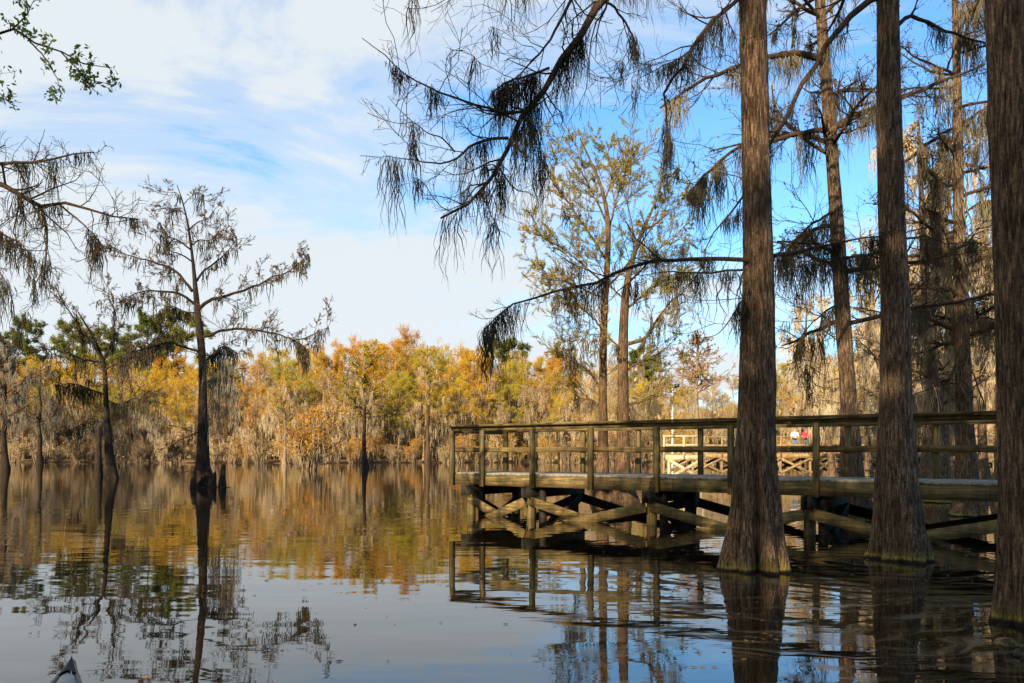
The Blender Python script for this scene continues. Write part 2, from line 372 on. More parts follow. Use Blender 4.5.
scene.view_settings.view_transform = 'Standard'; scene.view_settings.look = 'None'
scene.view_settings.exposure = 0.98; scene.view_settings.gamma = 1.0; scene.view_settings.use_curve_mapping = False
scene.cycles.max_bounces = 6; scene.cycles.diffuse_bounces = 2; scene.cycles.glossy_bounces = 3; scene.cycles.transparent_max_bounces = 4
scene.cycles.transmission_bounces = 2; scene.cycles.use_denoising = True; scene.cycles.caustics_reflective = False; scene.cycles.caustics_refractive = False

# ------------------------------------------------------------------ terrain and water
def shore_y(x):
    """far shoreline distance at x"""
    t = 1/(1+np.exp(-(x-14)/5.0))
    return 104*(1-t) + 66*t + 5*np.sin(x*0.09+1) + 2.5*np.sin(x*0.31)
def ground_z(x, y):
    s = y - shore_y(x)
    far = np.clip(s*0.10, -1.4, 0.35) + np.clip(s-10, 0, 400)*0.006
    near = np.clip((-0.6 - y)*0.35, -1.4, 0.32)
    right = np.clip((x - 11.5 - 0.12*np.abs(y-6))*0.35, -1.4, 0.9) - 2.0*np.clip((y-13)*0.2, 0, 1)
    left = np.clip((-7.2 - x)*0.3, -1.4, 0.5)*1.0 - 2.0*np.clip((y-7)*0.25, 0, 1)
    return np.maximum(np.maximum(far, near), np.maximum(right, left)) + 0.03*np.sin(x*1.3)*np.sin(y*1.1)
gx = np.unique(np.r_[np.linspace(-1400, -140, 10), np.linspace(-140, 140, 141), np.linspace(140, 1400, 10), np.linspace(-12, 18, 61)])
gy = np.unique(np.r_[np.linspace(-700, -40, 8), np.linspace(-40, 200, 121), np.linspace(200, 1500, 10), np.linspace(-6, 16, 45)])
X, Y = np.meshgrid(gx, gy); Z = ground_z(X, Y)
nx, ny = len(gx), len(gy); i, j = np.meshgrid(np.arange(nx-1), np.arange(ny-1)); b = (j*nx+i).ravel()
m, nt, out = new_mat('leaf_litter_ground')
geo = N(nt, 'ShaderNodeNewGeometry'); n1 = N(nt, 'ShaderNodeTexNoise', i_Scale=0.8, i_Detail=8.0, i_Roughness=0.7); L(nt, geo.outputs['Position'], n1.inputs[0])
r = ramp(nt, [(0.3, (0.07, 0.042, 0.02)), (0.5, (0.20, 0.115, 0.045)), (0.7, (0.34, 0.21, 0.085))]); L(nt, n1.outputs[0], r.inputs[0])
bb = N(nt, 'ShaderNodeBsdfPrincipled', i_Roughness=0.95); L(nt, r.outputs[0], bb.inputs['Base Color'])
bp = N(nt, 'ShaderNodeBump', i_Strength=0.8, i_Distance=0.1); L(nt, n1.outputs[0], bp.inputs['Height']); L(nt, bp.outputs[0], bb.inputs['Normal']); L(nt, bb.outputs[0], out.inputs[0])
GROUND = m
tag(MB().add(np.stack([X, Y, Z], -1).reshape(-1, 3), np.stack([b, b+1, b+nx+1, b+nx], 1)).build('ground', GROUND, smooth=True), kind='structure')

m, nt, out = new_mat('still_dark_water')
geo = N(nt, 'ShaderNodeNewGeometry')
def wnoise(scale, detail, sx, sy, rot=0.0):
    mp = N(nt, 'ShaderNodeMapping'); mp.inputs['Scale'].default_value = (sx, sy, 1); mp.inputs['Rotation'].default_value = (0, 0, R(rot))
    L(nt, geo.outputs['Position'], mp.inputs[0]); n = N(nt, 'ShaderNodeTexNoise', i_Scale=scale, i_Detail=detail, i_Roughness=0.5); L(nt, mp.outputs[0], n.inputs[0]); return n.outputs[0]
def mth(op, a, b_, c=None):
    q = N(nt, 'ShaderNodeMath', operation=op)
    for s, v in zip(q.inputs, (a, b_, c)):
        if v is None: continue
        if isinstance(v, bpy.types.NodeSocket): L(nt, v, s)
        else: s.default_value = v
    return q.outputs[0]
swell = wnoise(0.9, 2.0, 0.45, 1.3, 4)
chop = wnoise(3.2, 2.0, 0.5, 1.5, -6)
patch = wnoise(0.16, 2.0, 0.6, 1.6, 10)
pm = N(nt, 'ShaderNodeMapRange'); L(nt, patch, pm.inputs[0]); pm.inputs[1].default_value = 0.42; pm.inputs[2].default_value = 0.62; pm.inputs[3].default_value = 0.12; pm.inputs[4].default_value = 1.0
def rings(cx, cy, freq, reach):
    sb = N(nt, 'ShaderNodeVectorMath', operation='SUBTRACT'); L(nt, geo.outputs['Position'], sb.inputs[0]); sb.inputs[1].default_value = (cx, cy, 0)
    ln = N(nt, 'ShaderNodeVectorMath', operation='LENGTH'); L(nt, sb.outputs[0], ln.inputs[0])
    jit = mth('MULTIPLY_ADD', swell, 0.8, ln.outputs['Value'])
    s = mth('SINE', mth('MULTIPLY', jit, freq), 0.0)
    fo = N(nt, 'ShaderNodeMapRange'); L(nt, ln.outputs['Value'], fo.inputs[0]); fo.inputs[1].default_value = 0.2; fo.inputs[2].default_value = reach; fo.inputs[3].default_value = 1.0; fo.inputs[4].default_value = 0.0
    return mth('MULTIPLY', s, fo.outputs[0])
ring1 = rings(4.4, 10.0, 19.0, 5.0); ring2 = rings(-1.0, 21.0, 13.0, 14.0)
h = mth('MULTIPLY', swell, 0.0065)
h = mth('ADD', h, mth('MULTIPLY', mth('MULTIPLY', chop, pm.outputs[0]), 0.0022))
h = mth('ADD', h, mth('MULTIPLY', ring1, 0.0008)); h = mth('ADD', h, mth('MULTIPLY', mth('MULTIPLY', ring2, pm.outputs[0]), 0.0009))
bp = N(nt, 'ShaderNodeBump', i_Strength=1.0, i_Distance=1.0); L(nt, h, bp.inputs['Height'])
pb = N(nt, 'ShaderNodeBsdfPrincipled', i_Roughness=0.012, i_IOR=1.62); pb.inputs['Base Color'].default_value = (0.016, 0.012, 0.006, 1)
pb.inputs['Specular IOR Level'].default_value = 0.5
fwarp = wnoise(0.55, 3.0, 1, 1, 0)
fm = N(nt, 'ShaderNodeMapping'); fm.inputs['Scale'].default_value = (0.8, 3.6, 1); fm.inputs['Rotation'].default_value = (0, 0, R(28))
fa_ = N(nt, 'ShaderNodeVectorMath', operation='ADD'); L(nt, geo.outputs['Position'], fa_.inputs[0]); fc_ = N(nt, 'ShaderNodeCombineXYZ'); L(nt, mth('MULTIPLY', fwarp, 2.2), fc_.inputs[1]); L(nt, fc_.outputs[0], fa_.inputs[1]); L(nt, fa_.outputs[0], fm.inputs[0])
fn = N(nt, 'ShaderNodeTexNoise', i_Scale=1.6, i_Detail=7.0, i_Roughness=0.72); L(nt, fm.outputs[0], fn.inputs[0])
fr = ramp(nt, [(0.50, (0,0,0)), (0.64, (1,1,1))]); L(nt, fn.outputs[0], fr.inputs[0])
sb = N(nt, 'ShaderNodeVectorMath', operation='DISTANCE'); L(nt, geo.outputs['Position'], sb.inputs[0]); sb.inputs[1].default_value = (4.2, 7.0, 0)
fo2 = N(nt, 'ShaderNodeMapRange'); L(nt, sb.outputs['Value'], fo2.inputs[0]); fo2.inputs[1].default_value = 1.5; fo2.inputs[2].default_value = 5.5; fo2.inputs[3].default_value = 0.75; fo2.inputs[4].default_value = 0.06
film = mth('MULTIPLY', fr.outputs[0], fo2.outputs[0])
L(nt, mix(nt, film, (0.008, 0.006, 0.003), (0.15, 0.115, 0.07)), pb.inputs['Base Color'])
L(nt, mth('MULTIPLY_ADD', film, 0.22, 0.015), pb.inputs['Roughness'])
L(nt, bp.outputs[0], pb.inputs['Normal']); L(nt, pb.outputs[0], out.inputs[0])
WATER = m
q = 1400
tag(MB().add([[-q, -700, 0], [q, -700, 0], [q, 1500, 0], [-q, 1500, 0]], [[0, 1, 2, 3]]).build('water', WATER), kind='structure')

# ------------------------------------------------------------------ far trees (prototypes, then copies)
def far_proto(name, H, seed, leafm, mossm, barkm, n1=24, leaf_n=2600, moss_n=260, s0=0.3, flat_top=True, spread=0.34, leaf_size=(0.06, 0.14), moss_len=(0.6, 2.4), ang=(55, 88), lift=0.5, crown_base=0.42):
    rng = np.random.default_rng(seed)
    e = empty(name)
    path = resample(np.array([[0, 0, -0.5], [rng.normal()*0.1, rng.normal()*.1, H*0.25], [rng.normal()*0.25, rng.normal()*0.2, H*0.6], [rng.normal()*0.4, rng.normal()*0.3, H*0.97]]), 14)
    u = np.linspace(0, 1, 14); rad = H*0.0125*(1-0.85*u) + H*0.022*np.exp(-u*18)
    t = MB().tubes(path, rad, 7)
    T, TR = path[None], rad[None]
    prof = lambda s: np.interp(s, [0.2, 0.45, 0.7, 0.9, 1.0], [0.75, 1.0, 0.95, 0.75, 0.4] if flat_top else [1.0, 0.9, 0.6, 0.3, 0.1])
    A = spawn(T, TR, rng, n1, s0, 0.99, ang, lambda s, pl, g: H*spread*prof(s)*g.uniform(0.6, 1.15, len(s)), n=6, flat=0.6, lift=lift, wig=0.16, rmax=H*0.007, rk=0.6)
    B = spawn(A[0], A[1], rng, 6, 0.2, 1.0, (30, 65), lambda s, pl, g: pl*g.uniform(0.25, 0.55, len(s))*(1.1-0.6*s), n=5, lift=0.35, wig=0.2, rk=0.6)
    C = spawn(B[0], B[1], rng, 4, 0.2, 1.0, (30, 70), (0.35, 1.0), n=3, lift=0.2, wig=0.2, rk=0.7)
    t.tubes(A[0], A[1], 4)
    t.build('trunk', barkm, e, smooth=True)
    cr = MB(); cr.tubes(B[0], np.maximum(B[1], 0.018), 3); cr.tubes(C[0], np.maximum(C[1], 0.011), 3)
    # leaves sit where the crown is, fewer low down
    pts = np.concatenate([scatter(C[0], rng, leaf_n, 0.12), scatter(B[0], rng, leaf_n//3, 0.15)])
    keep = rng.uniform(size=len(pts)) < np.interp(pts[:, 2]/H, [crown_base-0.12, crown_base+0.12], [0.06, 1.0])
    leaves(cr, pts[keep], leaf_size, rng, 0.55, 1)
    cr.build('crown', [barkm, leafm], e)
    if moss_n:
        mo = MB()
        an = np.concatenate([scatter(A[0], rng, moss_n//2, 0.06), scatter(B[0], rng, moss_n, 0.08)])
        pz = np.interp(an[:, 2]/H, [0.15, 0.35, 0.6, 0.85], [1.0, 1.0, 0.5, 0.03])
        an = an[rng.uniform(size=len(an)) < pz]
        ln = rng.uniform(moss_len[0], moss_len[1], len(an)); ln = np.minimum(ln, np.maximum(an[:, 2]-0.25, 0.1))
        strands(mo, an, ln, rng.uniform(0.016, 0.05, len(an)), rng, n=5, sway=0.08)
        sub = rng.integers(0, len(an), len(an)*3)
        strands(mo, an[sub]+rng.normal(size=(len(sub), 3))*[.14, .14, .03], ln[sub]*rng.uniform(.35, .95, len(sub)), 0.016, rng, n=4, sway=0.12)
        mo.build('moss_clumps', mossm, e)
    return e

KIND = {}
H0 = 13.0
KIND['rust'] = [far_proto('cypress_tree', H0, s, LF_OR, MOSS_T, BARK_L, leaf_n=17000, crown_base=cb) for s, cb in ((11, .48), (12, .55), (13, .42))]
KIND['gold'] = [far_proto('cypress_tree', H0, s, LF_GO, MOSS_T, BARK_L, leaf_n=17000, crown_base=cb) for s, cb in ((21, .5), (22, .42), (23, .55))]
KIND['green'] = [far_proto('cypress_tree', H0, s, LF_GR, MOSS_G, BARK_L, leaf_n=17000, crown_base=cb) for s, cb in ((31, .5), (32, .42))]
KIND['tan'] = [far_proto('cypress_tree', H0, s, LF_TA, MOSS_T, BARK_L, leaf_n=8000, moss_n=460, crown_base=cb) for s, cb in ((41, .4), (42, .5), (43, .35))]
KIND['grey'] = [far_proto('cypress_tree', H0, s, LF_BR, MOSS_G, BARK_D, leaf_n=4500, moss_n=460, crown_base=cb) for s, cb in ((51, .4), (52, .5))]
KIND['pine'] = [far_proto('pine_tree', 20.0, s, LF_PI, None, BARK_L, n1=20, leaf_n=22000, moss_n=0, s0=0.55, spread=0.18, leaf_size=(0.10, 0.24), crown_base=.5, lift=0.3) for s in (61, 62)]
used = {}
def put_far(kind, px, d, height, label, group, rng, x=None):
    pr = KIND[kind]; e0 = pr[int(rng.integers(len(pr)))]
    if e0.name in used: e = copy_tree(e0)
    else: e = e0; used[e0.name] = 1
    xx = (px-512)/F*d if x is None else x
    base = 20.0 if kind == 'pine' else H0
    s = height/base
    e.location = (xx, d, max(-0.05, float(ground_z(np.array(xx), np.array(d)))-0.05)); e.rotation_euler = (0, 0, rng.uniform(0, 6.28)); e.scale = (s*rng.uniform(.9, 1.15), s*rng.uniform(.9, 1.15), s)
    tag(e, label, 'tree', group); return e

WORDS = {'rust': 'rust-orange mossy cypress', 'gold': 'golden-yellow mossy cypress', 'green': 'yellow-green mossy cypress',
         'tan': 'pale tan thin-leaved cypress', 'grey': 'bare grey moss-hung cypress', 'pine': 'tall dark green pine above the tree line'}
ZONES = [(-999, 90, 'left of both lone lake cypresses'), (90, 205, 'between both lone lake cypresses'), (205, 330, 'just right of the tall lone cypress'), (330, 455, 'left of the pier end'), (455, 610, 'behind the outer pier end'),
         (610, 740, 'behind the far boardwalk platform'), (740, 890, 'between the two big front trunks'), (890, 1999, 'at right behind the far boardwalk')]
def zone(px):
    for a, b_, t in ZONES:
        if a <= px < b_: return t
rng = np.random.default_rng(5)
def skyline(px):   # top row of the tree line in the photo
    return np.interp(px, [0, 60, 150, 250, 330, 400, 450, 500, 560, 620, 690, 740, 800, 1024], [350, 358, 362, 354, 344, 338, 341, 352, 352, 362, 384, 374, 358, 325])
px = -190.0
k = 0
while px < 1260:
    for row, (off, hk) in enumerate(((1.5, 0.72), (8, 0.95), (16, 1.0))):
        q = px + rng.uniform(-14, 14) + row*7
        d = 0; 
        for _ in range(3): d = float(shore_y(np.array((q-512)/F*(d or 90)))) + off + 0.0
        d += rng.uniform(-1.5, 4)
        top = (YH-skyline(q)-rng.uniform(0, 6))/F*d + CAM_Z
        if q < 170: pk = [.10, .22, .32, .16, .20]
        elif q < 330: pk = [.30, .40, .20, .08, .02]
        elif q < 600: pk = [.38, .36, .18, .07, .01]
        else: pk = [.08, .14, .06, .58, .14]
        kind = ('rust', 'gold', 'green', 'tan', 'grey')[int(rng.choice(5, p=pk))]
        if row == 0 and rng.uniform() < 0.5: kind = 'tan' if q > 180 else 'grey'
        put_far(kind, q, d, top*hk*rng.uniform(0.90, 0.97), f'{WORDS[kind]}, in the far tree line, {zone(q)}', f'{kind} trees in the far tree line {zone(q)}', rng)
    px += 17 if px < 620 else 23
for q, top, d in ((28, 316, 128), (2, 330, 126), (74, 318, 130), (92, 326, 127), (146, 312, 126), (166, 308, 129), (186, 316, 127), (118, 330, 130), (497, 338, 128), (512, 342, 131), (642, 350, 100), (655, 354, 104), (-40, 320, 128)):
    put_far('pine', q, d, (YH-top)/F*d+CAM_Z, f'{WORDS["pine"]}, {zone(q)}', f'pines above the far tree line {zone(q)}', rng)
# wood beyond, reads as one mass
wd = MB(); n = 70000
wx = rng.uniform(-150, 150, n); wy = shore_y(wx) + rng.uniform(13, 42, n); hh = 11.0 + 2.5*np.sin(wx*0.21) + 1.5*np.sin(wx*0.53+1); hh = np.where(wx > 16, hh*0.62, hh)
wz = ground_z(wx, wy) + hh*rng.uniform(0.0, 1, n)**1.25
leaves(wd, np.stack([wx, wy, wz], 1), (0.35, 0.95), rng, 0.6, 0)
n = 50000; wx = rng.uniform(-110, 110, n); wy = shore_y(wx)+rng.uniform(11, 40, n); leaves(wd, np.stack([wx, wy, ground_z(wx, wy)+rng.uniform(0, 5.5, n)], 1), (.5, 1.1), rng, .65, 0)
n = 900; wx = rng.uniform(-150, 150, n); wy = shore_y(wx)+rng.uniform(14, 42, n); g = ground_z(wx, wy)
pa = np.stack([np.stack([wx, wy, g-0.2], 1), np.stack([wx+rng.normal(size=n)*.3, wy, g+4], 1), np.stack([wx+rng.normal(size=n)*.6, wy, g+np.where(wx > 16, 5, 9)], 1)], 1)
wd.tubes(pa, np.tile([0.17, 0.13, 0.05], (n, 1)), 4, 1)
tag(wd.build('far_woods', [LF_TA, BARK_L]), kind='stuff')

# shrubs on the far waterline
def shrub_proto(seed, leafm, mossm):
    rng = np.random.default_rng(seed); e = empty('shoreline_shrub'); st = MB()
    base = np.zeros((9, 2, 3)); a = rng.uniform(0, 6.28, 9); base[:, 0, 2] = -0.3; base[:, 0, :2] = rng.normal(size=(9, 2))*0.2
    base[:, 1] = base[:, 0]+np.stack([np.cos(a)*.7, np.sin(a)*.7, rng.uniform(1.3, 2.8, 9)], 1)
    A = (np.stack([base[:, 0], base.mean(1)+[0, 0, .3], base[:, 1]], 1), np.tile([.05, .035, .015], (9, 1)))
    B = spawn(A[0], A[1], rng, 7, .25, 1, (30, 70), (.6, 1.4), n=4, lift=.2, rk=.6); C = spawn(B[0], B[1], rng, 5, .2, 1, (30, 70), (.25, .6), n=3, rk=.7)
    st.tubes(A[0], A[1], 4); st.tubes(B[0], np.maximum(B[1], .014), 3); st.build('stems', BARK_L, e)
    cr = MB(); cr.tubes(C[0], np.maximum(C[1], .01), 3); leaves(cr, scatter(C[0], rng, 2600, .1), (.05, .14), rng, .5, 1); cr.build('foliage', [BARK_L, leafm], e)
    mo = MB(); an = scatter(B[0], rng, 230, .05); strands(mo, an, np.minimum(rng.uniform(.2, 1.0, 230), np.maximum(an[:, 2]-.1, .05)), rng.uniform(.007, .022, 230), rng, n=5, sway=.08); mo.build('moss_clumps', mossm, e)
    return e
SH = {'golden-brown': shrub_proto(71, LF_OR, MOSS_T), 'tan': shrub_proto(72, LF_TA, MOSS_T), 'greyish': shrub_proto(73, LF_BR, MOSS_G)}
def put_shrub(kind, px, d, s, label, group=None):
    e = SH[kind]
    if kind in used: e = copy_tree(e)
    used[kind] = 1
    xx = (px-512)/F*d; e.location = (xx, d, max(0.0, float(ground_z(np.array(xx), np.array(d))))-0.05); e.rotation_euler = (0, 0, rng.uniform(0, 6.28)); e.scale = (s, s, s*rng.uniform(.85, 1.1))
    tag(e, label, 'shrub', group)
put_shrub('golden-brown', 310, 62, 2.1, 'large golden-brown bush standing out in the lake right of the tall lone cypress')
px = -120.0
while px < 1150:
    q = px+rng.uniform(-8, 8); d = 0
    for _ in range(3): d = float(shore_y(np.array((q-512)/F*(d or 90))))
    kind = rng.choice(['golden-brown', 'tan', 'greyish'], p=[.15, .3, .55] if q < 180 else [.4, .5, .1])
    put_shrub(kind, q, d-rng.uniform(0.0, 3.5), rng.uniform(.75, 1.5), f'{kind} mossy shrub at the far waterline, {zone(q)}', f'{kind} shrubs at the far waterline {zone(q)}')
    px += 15

# ------------------------------------------------------------------ individual trees
def tree_root(name, base, label, group=None, cat_='tree'):
    return empty(name, tuple(base), 0, label, cat_, group)
def limb_path(px_pts, d0, d1, n=14, rng=None, jit=0.0):
    m_ = len(px_pts); ds = np.linspace(d0, d1, m_)
    pts = np.array([P(a, b_, d) for (a, b_), d in zip(px_pts, ds)])
    p = resample(pts, n)
    jit = min(jit, .06*np.linalg.norm(p[-1]-p[0])/n)
    if rng is not None and jit: p[1:-1] += rng.normal(size=(n-2, 3))*jit
    return p
def make_limbs(root, base, limbs, rng, dens=4.0, tw=(0.25, 0.8), fine=5, moss=0, moss_ln=(0.25, 0.8), moss_w=(0.0016, 0.0044), leafm=None, leaf=(0, .03, .06), lift=0.25, flat=0.7, mossm=MOSS, barkm=BARK_D, rmin=0.0022, fuzz=4, per=75, spread=.065, moss_tw=0.35, ang=(30, 70), twig_s0=0.12):
    """limbs: list of (px points, d0, d1, r0, r1[, moss override]); each a part branch > twigs, hanging_moss"""
    for lb in limbs:
        pts, d0, d1, r0, r1 = lb[:5]; mo_n = lb[5] if len(lb) > 5 else moss; dn = lb[6] if len(lb) > 6 else dens
        p = limb_path(pts, d0, d1, 16, rng, 0.012*abs(d0)/9); rad = np.linspace(r0, r1, 16)
        b = MB().tubes(p, rad, 8).build('branch', barkm, root, base, smooth=True)
        A = p[None], rad[None]; ln = plen(A[0])[0]
        B = spawn(A[0], A[1], rng, max(3, int(ln*dn)), twig_s0, 1.0, ang, tw, n=6, flat=flat, lift=lift, wig=0.22, rk=0.5, rmax=0.012, rend=0.3, taper=0.3)
        C = spawn(B[0], B[1], rng, fine, 0.15, 1.0, (28, 65), lambda s, pl, g: pl*g.uniform(.2, .5, len(s)), n=4, flat=.8, lift=lift*.6, wig=0.22, rk=0.6)
        D = spawn(C[0], C[1], rng, 2, 0.2, 1.0, (25, 60), lambda s, pl, g: pl*g.uniform(.3, .6, len(s)), n=3, flat=.8, wig=0.2, rk=0.7)
        t = MB(); t.tubes(B[0], np.maximum(B[1], rmin*1.4), 4); t.tubes(C[0], np.maximum(C[1], rmin), 3); t.tubes(D[0], np.maximum(D[1], rmin*0.75), 3)
        ms = [barkm]
        if leafm is not None and leaf[0]:
            leaves(t, scatter(np.concatenate([C[0][:, 1:], ]), rng, int(leaf[0]*ln), 0.02), (leaf[1], leaf[2]), rng, .45, 1, .4); ms.append(leafm)
        t.build('twig_sprays', ms, b, base)
        if mo_n:
            mo = MB(); nl = max(1, int(round(mo_n*(1-moss_tw)))); nt_ = int(round(mo_n*moss_tw))
            clumps(mo, A[0], rng, nl, spread, per, moss_ln, moss_w, fuzz=fuzz, s0=.15)
            if nt_: clumps(mo, B[0], rng, nt_, spread*.5, max(4, per//2), (moss_ln[0]*.6, moss_ln[1]*.7), moss_w, fuzz=fuzz, s0=.4)
            mo.build('moss_clumps', mossm, b, base)

def big_trunk(name, label, pts, d, ws, seed, flute=.2, nfl=7, barkm=BARK, group=None, extra_top=None, k=96, flare_top=1.5, ridge=.045, tilt=0.0):
    """pts: photo points from the water up; ws: widths there in photo pixels; continues above the frame to extra_top metres"""
    pp = np.array([P(a, b_, d + tilt*i) for i, (a, b_) in enumerate(pts)]); rr = np.array(ws)/2*d/F*(.92 if d < 12 else .84 if d < 21 else .72)
    pp = np.vstack([pp[0]-[0, 0, .6], pp]); rr = np.r_[rr[0]*1.25, rr]
    if extra_top:
        dirn = (pp[-1]-pp[-2])/(pp[-1, 2]-pp[-2, 2]); pp = np.vstack([pp, pp[-1]+dirn*(extra_top-pp[-1, 2])]); rr = np.r_[rr, rr[-1]*.35]
    seg = np.r_[0, np.cumsum(np.linalg.norm(np.diff(pp, axis=0), axis=1))]; n = int(seg[-1]/0.06)+2
    path = resample(pp, n); sgn = np.linspace(0, seg[-1], n); rad = np.interp(sgn, seg, rr)
    kk = np.ones(5)/5; rp = np.r_[[rad[0]]*2, rad, [rad[-1]]*2]; rad = np.convolve(rp, kk, 'valid')
    base = np.array([pp[1][0], pp[1][1], 0.0])
    e = tree_root(name, base, label, group)
    mb = trunk_mesh(MB(), path, rad, k, flute, nfl, ridge, seed, flare_top=flare_top)
    mb.build('trunk', barkm, e, base, smooth=True)
    return e, base, path, rad
def high_crown(root, base, path, rad, rng, n1, zlo, zhi, ln, leafm, leaf_n, barkm=BARK_D, moss=0, mossm=MOSS, rmin=.003, ang=(60, 88), lift=.1, n2=8, leaf=(.04, .09), moss_ln=(.3, 1.0), mw=(.006, .016), flat=.6, bias=None, n3=5, fine_len=.5):
    """limbs the photo does not single out, one crown part"""
    s = path[:, 2]; sel = (s >= zlo) & (s <= zhi)
    T = resample(path[sel], 12)[None]; TR = np.interp(T[0, :, 2], s, rad)[None]
    A = spawn(T, TR, rng, n1, 0, 1, ang, (ln[0], ln[1]), n=9, flat=flat, lift=lift, wig=.13, rmax=.05, rk=.4, taper=.4, bias=bias)
    B = spawn(A[0], A[1], rng, n2, .12, 1, (30, 70), lambda s_, pl, g: pl*g.uniform(.15, .42, len(s_))*(1.1-.5*s_), n=6, flat=.7, lift=.15, wig=.2, rk=.5)
    C = spawn(B[0], B[1], rng, n3, .15, 1, (28, 65), lambda s_, pl, g: pl*g.uniform(.25, .5, len(s_))*fine_len*2, n=4, lift=.1, wig=.2, rk=.6)
    cr = MB(); cr.tubes(A[0], np.maximum(A[1], rmin*2), 6); cr.tubes(B[0], np.maximum(B[1], rmin*1.4), 4); cr.tubes(C[0], np.maximum(C[1], rmin), 3)
    ms = [barkm]
    if leaf_n: leaves(cr, scatter(C[0], rng, leaf_n, .04), leaf, rng, .5, 1); ms.append(leafm)
    cr.build('crown', ms, root, base)
    if moss:
        mo = MB(); clumps(mo, A[0], rng, moss//2, .15, 50, moss_ln, (mw[0]*.42, mw[1]*.42), fuzz=2, nn=5); clumps(mo, B[0], rng, moss-moss//2, .08, 28, (moss_ln[0]*.6, moss_ln[1]*.7), (mw[0]*.5, mw[1]*.5), fuzz=2, nn=5)
        mo.build('moss_clumps', mossm, root, base)

# --- the big trunk in front of the pier, with the overhanging limbs
rng = np.random.default_rng(757)
e, base, path, rad = big_trunk('cypress_tree', 'thick fluted cypress trunk in front of the pier, standing left of the straighter one', [(757, 570), (757, 553), (757, 530), (757, 500), (756, 470), (756, 420), (757, 350), (758, 290), (757, 200), (755, 100), (753, 0)], 9.42, [58, 54, 49, 45, 42, 39, 36, 33, 31.5, 29.5, 28.5], 1, .42, 7, extra_top=15, flare_top=2.1)
make_limbs(e, base, [
    ([(752, -170), (700, -120), (645, -50), (605, 0), (582, 33), (560, 62), (535, 102), (515, 130), (500, 160), (486, 186), (472, 203), (452, 211), (441, 218)], 9.4, 7.7, .075, .010, 22, 6),
    ([(549, 68), (530, 75), (509, 81), (492, 92)], 7.95, 7.7, .014, .004, 8),
    ([(530, 110), (508, 113), (487, 108), (443, 94), (408, 77), (386, 57), (362, 38)], 7.85, 7.2, .016, .003, 3),
    ([(508, 138), (490, 139), (470, 147), (448, 163), (413, 160), (386, 156)], 7.8, 7.4, .016, .003, 4),
    ([(455, 152), (442, 138), (426, 132), (400, 110), (388, 96)], 7.6, 7.3, .008, .002, 1),
    ([(585, -30), (571, 0), (553, 35), (537, 55), (520, 74), (505, 84)], 8.4, 7.6, .02, .005, 2),
    ([(604, 2), (615, 8), (632, 35), (638, 62), (637, 85)], 8.1, 8.0, .014, .004, 3),
    ([(610, -4), (604, 12), (595, 26), (590, 50), (590, 82)], 8.1, 8.0, .010, .003, 0),
    ([(524, 119), (532, 124), (538, 136), (543, 169)], 7.8, 7.75, .009, .003, 3),
    ([(560, -60), (520, -42), (470, -30), (415, -16), (395, -12)], 8.3, 7.3, .02, .006, 5),
], rng, dens=6, tw=(.3, 1.0), fine=6, moss_ln=(.25, .95), flat=.9, lift=.1)
make_limbs(e, base, [
    ([(757, 264), (739, 261), (720, 258), (700, 257), (676, 259), (640, 265), (597, 281), (559, 290), (518, 303), (500, 311), (484, 330)], 9.4, 8.2, .028, .006, 12, 5),
    ([(757, 268), (735, 270), (715, 272), (690, 273), (665, 272), (640, 276)], 9.4, 9.0, .016, .004, 5),
    ([(757, 259), (768, 257), (785, 254), (800, 251), (824, 246), (850, 240), (880, 236)], 9.45, 9.9, .03, .006, 7),
    ([(755, -40), (745, -22), (736, 0), (718, 18), (701, 35), (683, 64), (666, 88), (666, 115), (668, 145), (662, 178)], 9.4, 8.8, .03, .005, 12, 4),
    ([(701, 38), (688, 52), (676, 60), (655, 70), (640, 78)], 9.1, 8.8, .012, .003, 4),
    ([(757, 290), (741, 302), (730, 320), (716, 335), (700, 338)], 9.4, 9.2, .012, .003, 3),
], rng, dens=6, tw=(.3, 1.0), fine=6, moss_ln=(.2, .7), flat=.8, lift=.35)
mo = MB()   # long wisps hanging off the limb tip and down the bark
for x0, y0, l0, n_ in ((446, 214, .75, 10), (456, 211, .62, 9), (411, -12, .85, 12), (486, 186, .8, 16), (515, 130, .9, 20), (500, 158, .8, 18), (530, 112, .7, 14), (540, 168, .5, 8), (634, 84, .5, 9), (664, 178, .25, 8)):
    an = np.array([P(x0+rng.normal()*2.2, y0+rng.normal()*2, 7.85) for _ in range(n_)]); strands(mo, an, rng.uniform(.3, 1.0, n_)*l0, rng.uniform(.002, .006, n_), rng, n=8, sway=.10, fuzz=5)
an = np.array([P(486+rng.normal()*2.5, 331, 8.2) for _ in range(10)]); strands(mo, an, rng.uniform(.25, .62, 10), .008, rng, n=7, sway=.14, fuzz=6)
an = np.array([P(737+rng.normal()*10, 268+rng.uniform(-4, 14), 9.15) for _ in range(14)]); strands(mo, an, rng.uniform(.2, .9, 14), .007, rng, n=8, sway=.12, fuzz=6)
mo.build('moss_clumps', MOSS, e, base)
high_crown(e, base, path, rad, rng, 26, 8.2, 14.8, (1.2, 3.0), LF_BR, 900, moss=24, lift=.1)

